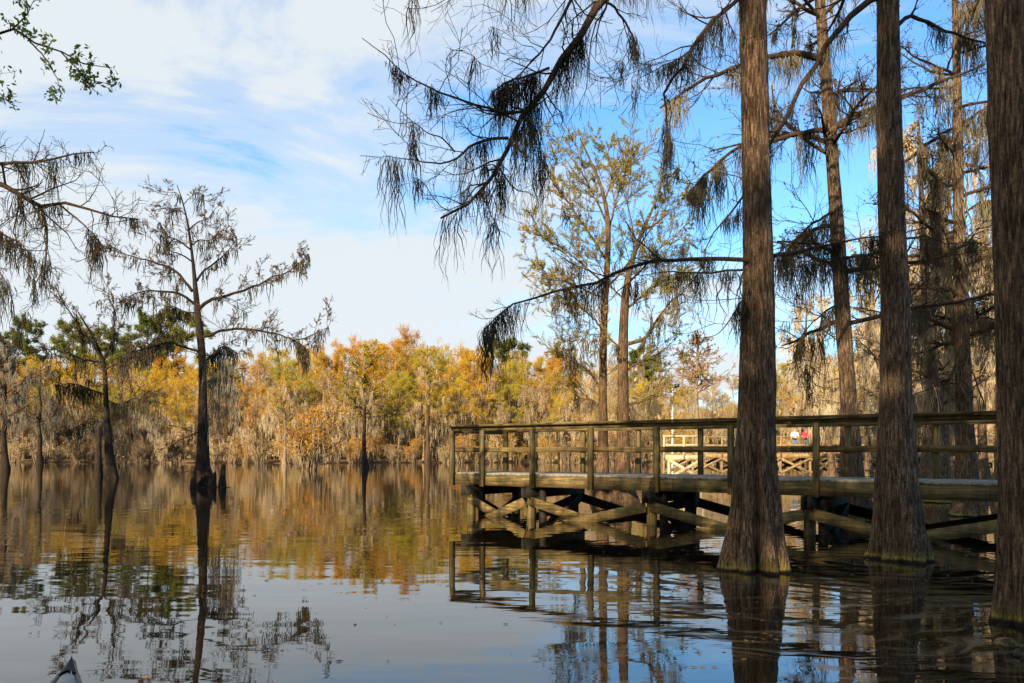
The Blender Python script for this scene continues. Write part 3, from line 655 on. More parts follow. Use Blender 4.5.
# --- second trunk in front of the pier
rng = np.random.default_rng(893)
e, base, path, rad = big_trunk('cypress_tree', 'straight brown cypress trunk in front of the pier, between two thicker trunks', [(904, 559), (903, 545), (901, 525), (899, 500), (897, 470), (896, 430), (896, 380), (895, 300), (891, 200), (889, 100), (888, 0)], 10.3, [57, 49, 44, 40.5, 38, 34, 31, 28.5, 26, 24, 22.5], 2, .34, 6, extra_top=15, flare_top=1.9)
make_limbs(e, base, [
    ([(884, -6), (876, 0), (853, 12), (830, 41), (800, 88), (783, 126), (769, 146), (752, 178), (739, 202), (718, 228), (704, 252)], 10.3, 9.9, .045, .006, 10, 3),
    ([(893, 26), (900, 23), (912, 15), (941, 29), (985, 44), (1015, 58)], 10.3, 10.6, .03, .006, 6, 4),
    ([(884, 250), (868, 255), (840, 258), (812, 262), (790, 275)], 10.3, 10.0, .016, .003, 7, 4),
    ([(902, 240), (925, 236), (950, 244), (975, 240)], 10.3, 10.5, .016, .003, 6, 4),
], rng, dens=4, tw=(.3, 1.0), fine=5, moss_ln=(.25, .8), flat=.8)
high_crown(e, base, path, rad, rng, 22, 7.6, 14.8, (1.2, 3.0), LF_BR, 700, moss=20, lift=.1)

# --- nearest trunk at the right edge
rng = np.random.default_rng(1000)
e, base, path, rad = big_trunk('cypress_tree', 'nearest cypress trunk with a yellow waterline, cut by the right edge of the photo', [(1034, 623), (1033, 605), (1032, 580), (1031, 540), (1029, 480), (1025, 400), (1022, 300), (1017, 150), (1012, 0)], 6.5, [76, 67, 62, 59, 57, 55, 54, 53, 52], 3, .20, 7, extra_top=14, flare_top=1.4)
high_crown(e, base, path, rad, rng, 20, 5.6, 13.8, (1.2, 2.8), LF_BR, 600, moss=12, lift=.1)

# --- trees standing behind the pier on the right
rng = np.random.default_rng(839)
e, base, path, rad = big_trunk('cypress_tree', 'slender leaning cypress just behind the pier, its sunlit limbs reaching both ways', [(857, 520), (856, 508), (853, 490), (851, 460), (849, 410), (846, 360), (842, 310), (838, 240), (833, 170), (827, 90), (820, 0)], 16.0, [42, 36, 30, 25, 19, 17.5, 17, 16, 14.5, 13, 11], 4, .2, 6, extra_top=15.5)
make_limbs(e, base, [
    ([(825, 64), (815, 58), (800, 53), (777, 56), (768, 57), (736, 67), (701, 82), (660, 108)], 16, 14.6, .075, .016, 14, 2.6),
    ([(835, 128), (800, 134), (771, 140), (736, 149), (707, 172), (689, 193)], 16, 14.8, .06, .012, 14, 2.6),
    ([(833, 128), (855, 116), (876, 108), (906, 96), (941, 82), (985, 64)], 16, 16.8, .075, .02, 10, 2.6),
    ([(838, 210), (815, 222), (795, 240), (780, 262)], 16, 15.2, .03, .006, 9, 3),
    ([(842, 260), (862, 255), (885, 260), (915, 272), (930, 290)], 16, 16.3, .03, .006, 8, 3),
    ([(844, 300), (825, 312), (806, 330), (795, 352)], 16, 15.6, .022, .005, 8, 3),
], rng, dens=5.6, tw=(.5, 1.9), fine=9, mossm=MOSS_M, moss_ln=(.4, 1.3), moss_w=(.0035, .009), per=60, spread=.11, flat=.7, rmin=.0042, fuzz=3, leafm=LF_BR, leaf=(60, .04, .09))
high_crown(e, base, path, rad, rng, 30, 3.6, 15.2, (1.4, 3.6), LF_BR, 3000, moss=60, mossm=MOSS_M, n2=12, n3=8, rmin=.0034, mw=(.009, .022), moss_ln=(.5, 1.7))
rng = np.random.default_rng(965)
e, base, path, rad = big_trunk('cypress_tree', 'dark upright cypress behind the right part of the pier, shaggy with grey moss', [(967, 516), (967, 500), (966, 470), (965, 430), (964, 400), (962, 340), (960, 260), (958, 170), (957, 80), (955, 0)], 17.4, [40, 30, 24, 20, 18, 17, 14, 11, 9, 7], 5, .2, 6, extra_top=14)
make_limbs(e, base, [
    ([(958, 150), (941, 137), (920, 150), (903, 164), (880, 185)], 17.4, 16.8, .05, .012, 9, 2.6),
    ([(957, 128), (970, 118), (985, 108), (1010, 96)], 17.4, 17.8, .04, .01, 8, 2.6),
    ([(962, 300), (945, 290), (925, 300), (908, 316)], 17.4, 16.9, .03, .006, 10, 3),
    ([(963, 330), (980, 318), (1000, 322), (1014, 335)], 17.4, 17.4, .03, .006, 10, 3),
    ([(964, 385), (945, 384), (920, 392), (905, 400)], 17.4, 16.8, .025, .005, 5, 3),
    ([(959, 220), (975, 205), (995, 200), (1015, 205)], 17.4, 17.8, .03, .006, 9, 3),
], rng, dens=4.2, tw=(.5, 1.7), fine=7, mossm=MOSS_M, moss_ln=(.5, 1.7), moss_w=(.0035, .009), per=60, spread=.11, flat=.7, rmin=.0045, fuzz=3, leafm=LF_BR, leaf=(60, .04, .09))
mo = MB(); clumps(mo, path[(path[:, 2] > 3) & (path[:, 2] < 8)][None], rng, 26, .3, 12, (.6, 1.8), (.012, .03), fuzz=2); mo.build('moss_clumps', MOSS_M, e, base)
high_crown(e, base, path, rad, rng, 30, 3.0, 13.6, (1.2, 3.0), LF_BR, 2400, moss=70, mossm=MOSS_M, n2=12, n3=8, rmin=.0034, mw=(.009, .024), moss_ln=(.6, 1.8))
for (pp_, d_, w_, lab, sd_) in (([(940, 500), (941, 470), (938, 420), (930, 350), (926, 290), (922, 210), (918, 120)], 22.0, [40, 24, 17, 15, 12, 8, 4], 'moss-curtained cypress behind the pier, between the second front trunk and the dark shaggy one', 6),
                               ([(1003, 492), (1003, 470), (1002, 420), (1000, 340), (998, 240), (996, 120)], 24.5, [34, 22, 16, 13, 10, 5], 'thin cypress farther behind the pier, beside the trunk at the right edge', 7),
                               ([(883, 478), (884, 455), (881, 420), (874, 360), (872, 290), (870, 230)], 37.0, [22, 13, 10, 9, 6, 3], 'mossy sapling far beyond the pier, half hidden by the second front trunk', 9),
                               ([(913, 482), (913, 465), (912, 430), (908, 370), (905, 300), (903, 250)], 30.0, [22, 14, 11, 9, 6, 3], 'slim mossy cypress beyond the pier, just right of the second front trunk', 14),
                               ([(983, 478), (983, 460), (982, 420), (984, 350), (986, 260), (988, 200)], 34.0, [20, 13, 10, 8, 5, 2], 'mossy cypress far beyond the pier, between the dark shaggy one and the right edge', 15),
                               ([(832, 478), (831, 460), (827, 430), (824, 380), (822, 330), (821, 290)], 40.0, [14, 9, 7, 5, 3, 2], 'mossy sapling far beyond the pier, just left of the slender leaning cypress', 16),
                               ([(803, 471), (803, 455), (804, 420), (806, 370), (806, 330), (807, 300)], 58.0, [13, 8, 7, 5, 3, 1.5], 'pale mossy sapling beyond the far boardwalk, behind the two people', 17),
                               ([(926, 476), (926, 455), (927, 410), (930, 340), (932, 270), (934, 220)], 39.0, [20, 12, 10, 7, 5, 2], 'pale moss-veiled cypress far beyond the pier, left of the dark shaggy one', 18),
                               ([(952, 484), (952, 465), (951, 420), (948, 340), (947, 260), (946, 190)], 28.0, [24, 15, 12, 9, 6, 2.5], 'moss-veiled cypress close behind the dark shaggy one', 19),
                               ([(1016, 480), (1016, 460), (1015, 410), (1013, 330), (1012, 240)], 31.0, [20, 13, 10, 7, 3], 'moss-veiled cypress partly hidden by the trunk at the right edge', 20),
                               ([(868, 472), (868, 455), (867, 420), (866, 370), (866, 330), (865, 300)], 46.0, [13, 8, 7, 5, 3, 1.5], 'pale sapling far behind the slender leaning cypress', 21)):
    rng = np.random.default_rng(sd_*101)
    e, base, path, rad = big_trunk('cypress_tree', lab, pp_, d_, w_, sd_, .2, 6, k=20)
    zt = path[-1, 2]
    high_crown(e, base, path, rad, rng, 34, zt*.25, zt*.98, (.9, 2.8), LF_TA, 3600, moss=90, mossm=MOSS_T, rmin=.006, mw=(.014, .034), moss_ln=(.6, 2.0), leaf=(.06, .13))

BARK_P = mat_bark('mid_brown_bark', (0.035, 0.023, 0.013), (0.13, 0.080, 0.042), (0.30, 0.19, 0.10), scale=0.8, algae=False)
# --- the pair with yellow-green crowns beyond the pier
rng = np.random.default_rng(605)
e, base, path, rad = big_trunk('cypress_tree', 'tall fan-crowned cypress with fine yellow-green leaves beyond the pier, left of a close pair', [(601, 500), (602, 480), (603, 440), (603, 380), (604, 320), (607, 270), (608, 225), (602, 190), (590, 160), (580, 138)], 23.0, [32, 19, 13.5, 11, 9.8, 8.8, 7, 4.6, 2.8, 1.4], 10, .22, 5, barkm=BARK_P, k=22)
fan = [([(607, 262), (590, 235), (570, 205), (552, 180), (540, 160)], 23, 22.3, .040, .007), ([(607, 240), (615, 205), (622, 180), (632, 158)], 23, 23.4, .036, .007), ([(606, 285), (580, 262), (556, 245), (535, 232)], 23, 22.5, .034, .007),
       ([(608, 225), (596, 200), (580, 170), (562, 148)], 23, 23.6, .034, .007), ([(606, 290), (632, 258), (652, 225), (668, 190)], 23, 22.6, .034, .007), ([(605, 200), (612, 175), (606, 150), (600, 140)], 23, 23.2, .026, .006),
       ([(606, 300), (575, 285), (552, 275), (532, 268)], 23, 23.4, .028, .006), ([(604, 330), (590, 315), (572, 302), (553, 298)], 23, 22.6, .035, .008, 8), ([(603, 395), (590, 372), (572, 362), (560, 365)], 23, 22.8, .04, .008, 5), ([(603, 412), (592, 400), (580, 398), (566, 385)], 23, 23.2, .04, .008, 4)]
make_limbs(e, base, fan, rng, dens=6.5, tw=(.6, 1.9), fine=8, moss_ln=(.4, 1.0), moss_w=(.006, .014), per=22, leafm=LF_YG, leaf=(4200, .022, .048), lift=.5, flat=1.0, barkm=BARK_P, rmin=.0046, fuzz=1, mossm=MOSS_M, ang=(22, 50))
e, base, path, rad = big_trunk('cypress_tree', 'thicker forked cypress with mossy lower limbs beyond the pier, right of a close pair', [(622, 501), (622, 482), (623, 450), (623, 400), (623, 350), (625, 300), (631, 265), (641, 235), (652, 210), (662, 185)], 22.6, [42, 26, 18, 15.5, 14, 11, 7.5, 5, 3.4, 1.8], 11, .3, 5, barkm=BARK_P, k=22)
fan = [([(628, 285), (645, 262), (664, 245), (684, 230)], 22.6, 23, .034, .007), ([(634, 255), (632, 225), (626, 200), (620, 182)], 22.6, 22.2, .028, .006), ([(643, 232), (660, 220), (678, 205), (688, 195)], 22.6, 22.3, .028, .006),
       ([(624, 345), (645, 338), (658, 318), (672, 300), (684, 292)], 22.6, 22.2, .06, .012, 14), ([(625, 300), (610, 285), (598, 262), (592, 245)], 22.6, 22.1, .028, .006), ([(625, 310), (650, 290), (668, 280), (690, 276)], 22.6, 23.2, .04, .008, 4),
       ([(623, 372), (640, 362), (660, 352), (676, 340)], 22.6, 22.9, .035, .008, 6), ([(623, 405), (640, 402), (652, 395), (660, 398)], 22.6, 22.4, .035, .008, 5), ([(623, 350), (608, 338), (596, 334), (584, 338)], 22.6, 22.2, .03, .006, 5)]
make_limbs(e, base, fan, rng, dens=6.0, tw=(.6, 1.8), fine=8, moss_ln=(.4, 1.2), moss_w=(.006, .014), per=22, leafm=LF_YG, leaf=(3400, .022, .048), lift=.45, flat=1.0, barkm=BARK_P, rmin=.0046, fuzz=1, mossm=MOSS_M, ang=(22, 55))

# --- lone cypresses in the lake
rng = np.random.default_rng(203)
D = 31.8
e, base, path, rad = big_trunk('cypress_tree', 'tall lone cypress with wide crooked limbs standing in open water', [(204, 487), (204, 478), (203, 465), (203, 440), (203, 400), (202, 355), (199, 325), (196, 295), (193, 262), (188, 225), (182, 200), (177, 185)], D, [30, 24, 19, 14.5, 12, 10.5, 9.5, 7, 4.4, 2.8, 1.8, .8], 20, .22, 6, barkm=BARK_K, k=22)
make_limbs(e, base, [
    ([(199, 309), (210, 301), (230, 294), (256, 286), (273, 278), (287, 273), (300, 262), (308, 254)], D, D-1.5, .075, .010, 15),
    ([(203, 337), (220, 331), (236, 329), (250, 329), (267, 332), (283, 336), (297, 340), (314, 334), (328, 327)], D, D-1.0, .065, .008, 15),
    ([(192, 291), (184, 280), (174, 270), (160, 264), (144, 260), (126, 254), (110, 245)], D, D+1.2, .065, .008, 11),
    ([(195, 304), (180, 294), (159, 291), (140, 292), (123, 299)], D, D-1.4, .06, .008, 13),
    ([(195, 283), (204, 271), (215, 263), (226, 253), (236, 240)], D, D+.8, .05, .008, 7),
    ([(191, 250), (178, 240), (168, 236), (160, 222)], D, D-.6, .035, .006, 5),
    ([(189, 230), (198, 222), (208, 218), (216, 208)], D, D+.5, .03, .006, 5),
    ([(186, 215), (176, 208), (170, 212), (163, 206)], D, D+.5, .025, .005, 3),
    ([(183, 205), (190, 198), (196, 200), (203, 194)], D, D-.4, .018, .004, 3),
    ([(180, 196), (174, 192), (169, 196), (165, 192)], D, D+.3, .014, .004, 1),
    ([(192, 245), (200, 240), (210, 240), (220, 230)], D, D-.8, .03, .006, 5),
    ([(197, 312), (186, 312), (172, 306), (160, 310)], D, D+.9, .03, .006, 13),
    ([(203, 352), (185, 348), (169, 342), (150, 348), (138, 350), (113, 360)], D, D-1.2, .05, .008, 15),
    ([(202, 365), (215, 352), (225, 346), (236, 352)], D, D-.7, .04, .008, 19),
    ([(203, 385), (214, 378), (224, 377), (231, 380)], D, D-.5, .035, .008, 25),
    ([(203, 430), (190, 436), (180, 440), (170, 448)], D, D-.8, .03, .008, 1),
    ([(193, 262), (182, 255), (170, 250), (150, 238)], D, D-1.0, .035, .006, 5),
    ([(293, 340), (302, 345), (307, 352)], D-1.0, D-1.1, .03, .010, 15),
], rng, dens=4.6, tw=(.5, 1.6), fine=8, moss_ln=(.4, 1.3), moss_w=(.008, .020), leafm=LF_BR, leaf=(520, .035, .075), lift=.35, flat=1.0, barkm=BARK_K, rmin=.006, fuzz=1, per=18, spread=.25, mossm=MOSS)
mo = MB()
for x0, y0, l0, n_ in ((226, 352, 2.6, 60), (232, 378, 2.2, 36), (216, 398, 1.6, 30), (207, 360, 1.2, 24), (213, 372, 1.8, 24)):
    an = np.array([P(x0+rng.normal()*4, y0+rng.uniform(-3, 10), D-.6) for _ in range(n_)]); strands(mo, an, rng.uniform(.25, 1.0, n_)*l0, rng.uniform(.008, .020, n_), rng, n=7, sway=.08, fuzz=1)
mo.build('moss_clumps', MOSS_G, e, base)
mb = MB(); rr_ = np.random.default_rng(3)
mb.tubes(np.array([P(190, 489, 31.2), P(205, 488.5, 31.0), P(225, 488, 31.2), P(243, 488.5, 31.6)]), np.array([.05, .05, .045, .02]), 6)
tag(mb.build('fallen_branch', BARK_K, smooth=True), 'thin dead branch lying in the water at the foot of the tall lone cypress', 'branch')

def knee(px, y0, y1, d, w, label, seed):
    p0, p1 = P(px, y0, d), P(px+1, y1, d); hgt = p1[2]-p0[2]; r0 = w/2*d/F
    path = resample(np.array([p0-[0, 0, .3], p0+[0, 0, hgt*.3], p0+[.02, 0, hgt*.7], p1, p1+[.01, .01, .04]]), 16)
    rad = np.interp(np.linspace(0, 1, 16), [0, .2, .6, .92, 1], [r0*1.3, r0, r0*.75, r0*.55, r0*.05])
    b = np.array([p0[0], p0[1], 0]); o = trunk_mesh(MB(), path, rad, 16, .15, 5, .05, seed).build('cypress_knee', BARK_K, None, b, smooth=True); o.location = b
    tag(o, label, 'cypress knee')
knee(222.5, 487, 464, 31.0, 8, 'stubby dark cypress knee just right of the tall lone cypress base', 1)
knee(193, 487, 470, 31.0, 7, 'low cypress knee against the left foot of the tall lone cypress', 2)
knee(214, 487.5, 472, 31.3, 6, 'small cypress knee touching the right foot of the tall lone cypress', 4)
knee(98.5, 475, 426, 46.5, 7, 'tall thin dead stub standing left of the shorter lone cypress', 3)

rng = np.random.default_rng(108)
D = 42.5
e, base, path, rad = big_trunk('cypress_tree', 'shorter lone cypress with a flared black base, left of the tall lone one', [(112, 478), (111, 468), (109, 450), (108, 430), (106, 400), (105, 375), (103, 362), (97, 345), (88, 328), (78, 312)], D, [17, 14, 11, 8.5, 7, 6, 5, 3.6, 2.4, 1.2], 21, .18, 6, barkm=BARK_K, k=20)
make_limbs(e, base, [
    ([(104, 365), (98, 352), (88, 338), (75, 320), (62, 300), (55, 285)], D, D-1, .08, .012, 7),
    ([(104, 360), (112, 340), (114, 318), (112, 295), (104, 282)], D, D+1, .07, .012, 7),
    ([(105, 370), (120, 362), (140, 352), (160, 345)], D, D-1, .06, .01, 13),
    ([(104, 362), (85, 360), (65, 352), (45, 348)], D, D-.6, .06, .01, 11),
    ([(106, 395), (92, 390), (75, 384), (58, 384)], D, D-.6, .05, .01, 17),
    ([(106, 400), (120, 404), (135, 398), (145, 402)], D, D-.6, .04, .01, 17),
    ([(107, 425), (92, 418), (82, 424), (70, 430)], D, D-.6, .03, .008, 7),
], rng, dens=4.0, tw=(.6, 1.9), fine=8, moss_ln=(.6, 1.9), moss_w=(.012, .028), leafm=LF_BR, leaf=(460, .04, .09), lift=.45, flat=1.0, barkm=BARK_K, rmin=.008, fuzz=0, per=16, spread=.3, mossm=MOSS)

def lake_tree(px, ybase, ytop, label, seed, leafm, w=9, n1=22, leaf_n=1400, moss=40, mossm=MOSS_G, barkm=BARK_K, lo=.35, ln=(1.2, 3.0), lean=0):
    d = CAM_Z*F/(ybase-YH); rng = np.random.default_rng(seed)
    ys = np.linspace(ybase, ytop, 8); xs = px + lean*np.linspace(0, 1, 8)**1.5 + rng.normal(size=8)*.5
    e, base, path, rad = big_trunk('cypress_tree', label, list(zip(xs, ys)), d, list(np.interp(np.linspace(0, 1, 8), [0, .12, .3, .7, 1], [w*1.8, w*1.05, w*.8, w*.5, w*.12])), seed, .15, 6, barkm=barkm, k=14)
    zt = path[-1, 2]
    high_crown(e, base, path, rad, rng, n1, zt*lo, zt*.99, ln, leafm, leaf_n, barkm=barkm, moss=moss, mossm=mossm, rmin=.012, mw=(.02, .05), moss_ln=(.6, 2.0), leaf=(.05, .11), ang=(50, 85), lift=.4)
lake_tree(365, 468, 352, 'gold-crowned cypress with a slim dark trunk in the water left of the pier', 301, LF_GO, 6, 34, 16000, 40, MOSS_T, ln=(1.5, 4.2), lo=.42)
lake_tree(5, 470, 345, 'dark mossy cypress standing in the water at the left edge of the photo', 302, LF_BR, 8, 30, 2600, 130, MOSS_G, ln=(1.5, 3.6))
lake_tree(428, 463, 345, 'tall twin-stemmed looking cypress at the waterline just left of the pier', 303, LF_GO, 6, 30, 12000, 50, MOSS_T, ln=(1.5, 4.0), barkm=BARK_D)
lake_tree(285, 466, 372, 'yellow-crowned cypress behind the golden-brown bush in the lake', 304, LF_GO, 4.5, 30, 12000, 50, MOSS_T, ln=(1.5, 3.6), barkm=BARK_L)
lake_tree(238, 462, 378, 'thin mossy cypress seen just right of the tall lone cypress', 305, LF_TA, 4.5, 26, 3600, 90, MOSS_G, ln=(1.2, 3.2))
lake_tree(40, 464, 366, 'greyish mossy cypress in the water between the left edge and the shorter lone cypress', 306, LF_TA, 6, 30, 3600, 130, MOSS_G, ln=(1.5, 3.6))
# flat-topped rosy cypress behind the far boardwalk
rng = np.random.default_rng(700); d = 60.0
e, base, path, rad = big_trunk('cypress_tree', 'flat-topped rosy-tan cypress rising above the others behind the far boardwalk', [(697, 470), (697, 455), (697, 420), (696, 390), (697, 365), (698, 345), (699, 337)], d, [12, 8, 6, 5, 4, 2.5, 1], 31, .15, 6, barkm=BARK_L, k=14)
high_crown(e, base, path, rad, rng, 40, 5.6, 9.9, (1.4, 3.3), LF_PK, 8500, barkm=BARK_L, moss=16, mossm=MOSS_T, rmin=.012, mw=(.02, .045), leaf=(.06, .14), ang=(50, 80), lift=.3)

# --- the two trees at the left whose branches reach into the frame
rng = np.random.default_rng(6)
def side_tree(x, y, hgt, r0, label, seed):
    pp = resample(np.array([[x, y, -.6], [x+.02, y, 1.5], [x-.05, y+.1, 5], [x-.1, y, hgt]]), int(hgt/.12)); u = np.linspace(0, 1, len(pp))
    rad = r0*(1-.7*u)+r0*1.0*np.exp(-u*22); base = np.array([x, y, 0.0])
    e = tree_root('cypress_tree' if seed == 1 else 'young_tree', base, label); trunk_mesh(MB(), pp, rad, 28, .18, 6, .03, seed).build('trunk', BARK, e, base, smooth=True)
    return e, base, pp, rad
e, base, pp, rad = side_tree(-6.1, 6.6, 13, .2, 'mossy cypress beyond the left edge, its dark drooping branches reaching into view', 1)
make_limbs(e, base, [
    ([(-205, 120), (-120, 140), (-60, 158), (0, 164), (28, 162), (61, 159), (94, 152)], 6.6, 6.2, .035, .004, 10),
    ([(-215, 150), (-120, 165), (-50, 172), (0, 185), (19, 194), (42, 206), (70, 204), (108, 215), (138, 219)], 6.6, 6.2, .045, .004, 12),
    ([(40, 205), (47, 230), (46, 250), (44, 267), (30, 295)], 6.35, 6.3, .012, .003, 5),
    ([(-60, 172), (-30, 195), (0, 232), (18, 240), (36, 262)], 6.4, 6.3, .016, .003, 8),
    ([(60, 205), (80, 222), (98, 240), (108, 262)], 6.3, 6.2, .008, .003, 4),
    ([(-80, 168), (-40, 215), (-10, 260), (8, 285)], 6.4, 6.4, .014, .003, 6),
], rng, dens=10, tw=(.15, .7), fine=6, moss_ln=(.15, .5), moss_w=(.0014, .0042), flat=1.0, lift=.15, rmin=.0016, per=44, spread=.045)
high_crown(e, base, pp, rad, rng, 26, 4.5, 12.6, (1.0, 2.6), LF_BR, 900, moss=14)
e, base, pp, rad = side_tree(-5.2, 5.0, 7, .09, 'young green-leaved tree beyond the left edge, its leafy sprig reaching into view', 2)
make_limbs(e, base, [
    ([(-300, 60), (-150, 40), (-40, 34), (0, 33), (19, 30), (28, 40), (61, 52), (84, 63), (112, 68)], 5.0, 4.7, .02, .002, 0),
    ([(10, 31), (20, 22), (28, 12), (35, -2)], 4.75, 4.7, .005, .0015, 0),
    ([(30, 42), (45, 58), (56, 76), (60, 90)], 4.72, 4.7, .005, .0015, 0),
    ([(61, 52), (80, 72), (92, 88), (102, 96)], 4.7, 4.65, .004, .0015, 0),
    ([(-120, 50), (-40, 72), (-8, 88), (12, 105)], 4.9, 4.75, .01, .0015, 0),
], rng, dens=11, tw=(.06, .2), fine=3, flat=1.0, lift=.1, leafm=LF_NR, leaf=(260, .022, .05), rmin=.0012)
high_crown(e, base, pp, rad, rng, 12, 3.6, 6.8, (.6, 1.5), LF_NR, 2600, leaf=(.04, .08), rmin=.002)

# --- trees on the near bank behind the camera; their crowns shade the foreground; unseen left ones added for more shade
rng = np.random.default_rng(99)
def bank_tree(seed):
    rng = np.random.default_rng(seed); e = empty('bank_tree'); H = 17.0
    path = resample(np.array([[0, 0, -.3], [.1, 0, 5], [-.2, .1, 11], [.1, 0, 16.5]]), 30); u = np.linspace(0, 1, 30); rad = .30*(1-.85*u)+.25*np.exp(-u*20)
    t = trunk_mesh(MB(), path, rad, 16, .1, 6, .03, seed)
    A = spawn(path[None], rad[None], rng, 42, .22, .99, (45, 85), (2.0, 4.6), n=7, lift=.4, rk=.5, taper=.35); t.tubes(A[0], A[1], 5); t.build('trunk', BARK, e, smooth=True)
    B = spawn(A[0], A[1], rng, 7, .2, 1, (30, 65), lambda s, pl, g: pl*g.uniform(.25, .5, len(s)), n=5, rk=.55)
    cr = MB(); cr.tubes(B[0], np.maximum(B[1], .01), 3); leaves(cr, scatter(B[0], rng, 8500, .28), (.20, .42), rng, .6, 1); cr.build('crown', [BARK, LF_SH], e)
    return e
b0 = bank_tree(1)
spots = [(-22, 16, .78), (-28, 19, .82), (-18.5, 13.5, .7), (-34, 23, .86), (-10.5, -11, 1.05), (-5.8, -9.5, .98), (-1.2, -11.5, 1.08), (3.6, -10, 1.0), (8.2, -12, 1.02), (-8, -16, 1.1), (1.0, -17, 1.1)]
for k, (x, y, s) in enumerate(spots):
    o = b0 if k == 0 else copy_tree(b0); left_shade = y > 5
    o.location = (x, y-4, .2); o.rotation_euler = (0, 0, k*1.9); o.scale = (s, s, s)
    tag(o, 'unseen leafy tree added beyond the left edge to shade the lake cypresses' if left_shade else 'tall leafy tree on the near bank behind the viewpoint', 'tree', 'unseen trees added at left for shade' if left_shade else 'trees on the near bank behind the viewpoint')

# ------------------------------------------------------------------ the pier
W_FRONT = mat_wood('algae_stained_timber', (0.05, 0.034, 0.012), (0.165, 0.112, 0.036), (0.33, 0.235, 0.085), 0, dirt=(0.03, 0.024, 0.009), dirt_amt=.85)
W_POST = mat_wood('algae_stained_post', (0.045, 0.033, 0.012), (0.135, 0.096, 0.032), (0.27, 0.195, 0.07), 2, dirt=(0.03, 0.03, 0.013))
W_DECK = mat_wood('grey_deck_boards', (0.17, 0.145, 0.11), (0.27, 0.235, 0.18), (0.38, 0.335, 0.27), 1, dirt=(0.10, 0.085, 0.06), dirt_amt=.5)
W_UNDER = mat_wood('shade_darkened_timber', (0.012, 0.010, 0.006), (0.028, 0.022, 0.013), (0.055, 0.042, 0.024), 1, dirt=(0.008, 0.007, 0.004))  # under and back timbers: deck shade put into the colour
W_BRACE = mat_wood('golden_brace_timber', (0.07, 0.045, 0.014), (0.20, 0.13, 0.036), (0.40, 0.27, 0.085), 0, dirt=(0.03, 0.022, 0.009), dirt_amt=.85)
BOLT = mat_plain('rusty_bolt', (0.10, 0.07, 0.05), .6, .6)
A0 = np.array([-1.297, 18.2]); tdir = np.array([.797, -.604]); ang = math.atan2(tdir[1], tdir[0])
pier = empty('wooden_pier', (A0[0], A0[1], 0), ang, 'long weathered wooden fishing pier with railings and X-braced piles over the water', 'pier')
LEN, WID = 17.5, 1.8
ZD = .925          # deck top
rr_ = np.random.default_rng(8)
d = MB(); x = -.08
while x < LEN:
    wdt = .14; dz = rr_.uniform(-.003, .003)
    d.box(x, x+wdt-.008, -.02+rr_.uniform(-.006, .006), WID+.02+rr_.uniform(-.006, .006), ZD-.038+dz, ZD+dz); x += wdt
d.build('deck', W_DECK, pier)
for name, y0, y1 in (('fascia', -.045, -.003), ('fascia', WID+.003, WID+.045)):
    f = MB(); x = -.08
    for x1 in (3.66, 7.3, 10.95, 14.5, LEN):
        f.box(x, x1-.004, y0, y1, ZD-.27, ZD-.042); x = x1
    f.build(name, W_FRONT, pier)
MB().box(-.125, -.083, -.045, WID+.045, ZD-.27, ZD-.042).build('fascia', W_FRONT, pier)
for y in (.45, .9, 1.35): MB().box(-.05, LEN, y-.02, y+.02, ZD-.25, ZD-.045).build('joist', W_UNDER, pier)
tp = [0, .88, 2.235, 3.66, 5.11, 6.56, 8.03, 9.5, 10.95, 12.4, 13.85, 15.3, 16.75]
ZR = 1.995
def railpost(x, y0, y1):
    b = MB(); b.box(x-.047, x+.047, y0, y1, ZD-.29, ZR-.125)
    for z in (ZD-.10, ZD-.2): b.box(x-.012, x+.012, min(y0, y1)-.008, min(y0, y1)-.0005, z-.012, z+.012, 1)
    b.build('post', [W_POST, BOLT], pier)
for x in tp: railpost(x, -.140, -.047)
for x in tp: railpost(x, WID+.047, WID+.140)
def rail(y, sgn):
    r = MB(); x = -.10
    for x1 in (5.11, 9.5, 13.85, LEN):
        r.box(x, x1-.004, y-.075, y+.075, ZR-.04, ZR); x = x1
    r.build('handrail', W_FRONT, pier)
    r = MB(); x = -.10
    for x1 in (3.66, 8.03, 12.4, LEN):
        r.box(x, x1-.004, y+sgn*.047, y+sgn*.085, ZR-.132, ZR-.043); x = x1
    r.build('rail_board', W_FRONT, pier)
    r = MB(); x = -.06
    for x1 in (3.66, 8.03, 12.4, LEN):
        r.box(x, x1-.004, y+sgn*.047, y+sgn*.085, 1.385, 1.49); x = x1
    r.build('mid_rail', W_FRONT, pier)
rail(-.0935, 1); rail(WID+.0935, -1)
# end rail across the outer end
MB().box(-.17, -.02, .0, WID, ZR-.043, ZR-.003).build('handrail', W_FRONT, pier)
MB().box(-.09, -.05, -.04, WID+.04, ZR-.175, ZR-.05).build('rail_board', W_FRONT, pier)
MB().box(-.09, -.05, -.04, WID+.04, 1.385, 1.49).build('mid_rail', W_FRONT, pier)
bolts = MB()
for x in (3.58, 3.74, 4.75, 4.95, 7.22, 7.38):
    for z in (ZD-.1, ZD-.2): bolts.box(x-.014, x+.014, -.058, -.0455, z-.014, z+.014)
bolts.build('bolt_heads', BOLT, pier)
bents = [.45, 2.12, 4.95, 7.9, 10.85, 13.8, 16.7]
for x in bents:
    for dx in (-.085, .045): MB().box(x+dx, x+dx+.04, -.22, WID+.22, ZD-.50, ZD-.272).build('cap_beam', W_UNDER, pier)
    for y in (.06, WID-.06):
        p = np.array([[x-.02, y, -1.2], [x-.02, y, 0], [x-.02, y, ZD-.275]]); MB().tubes(p, np.array([.10, .10, .095]), 12).build('pile', W_POST if y < 1 else W_UNDER, pier, smooth=True)
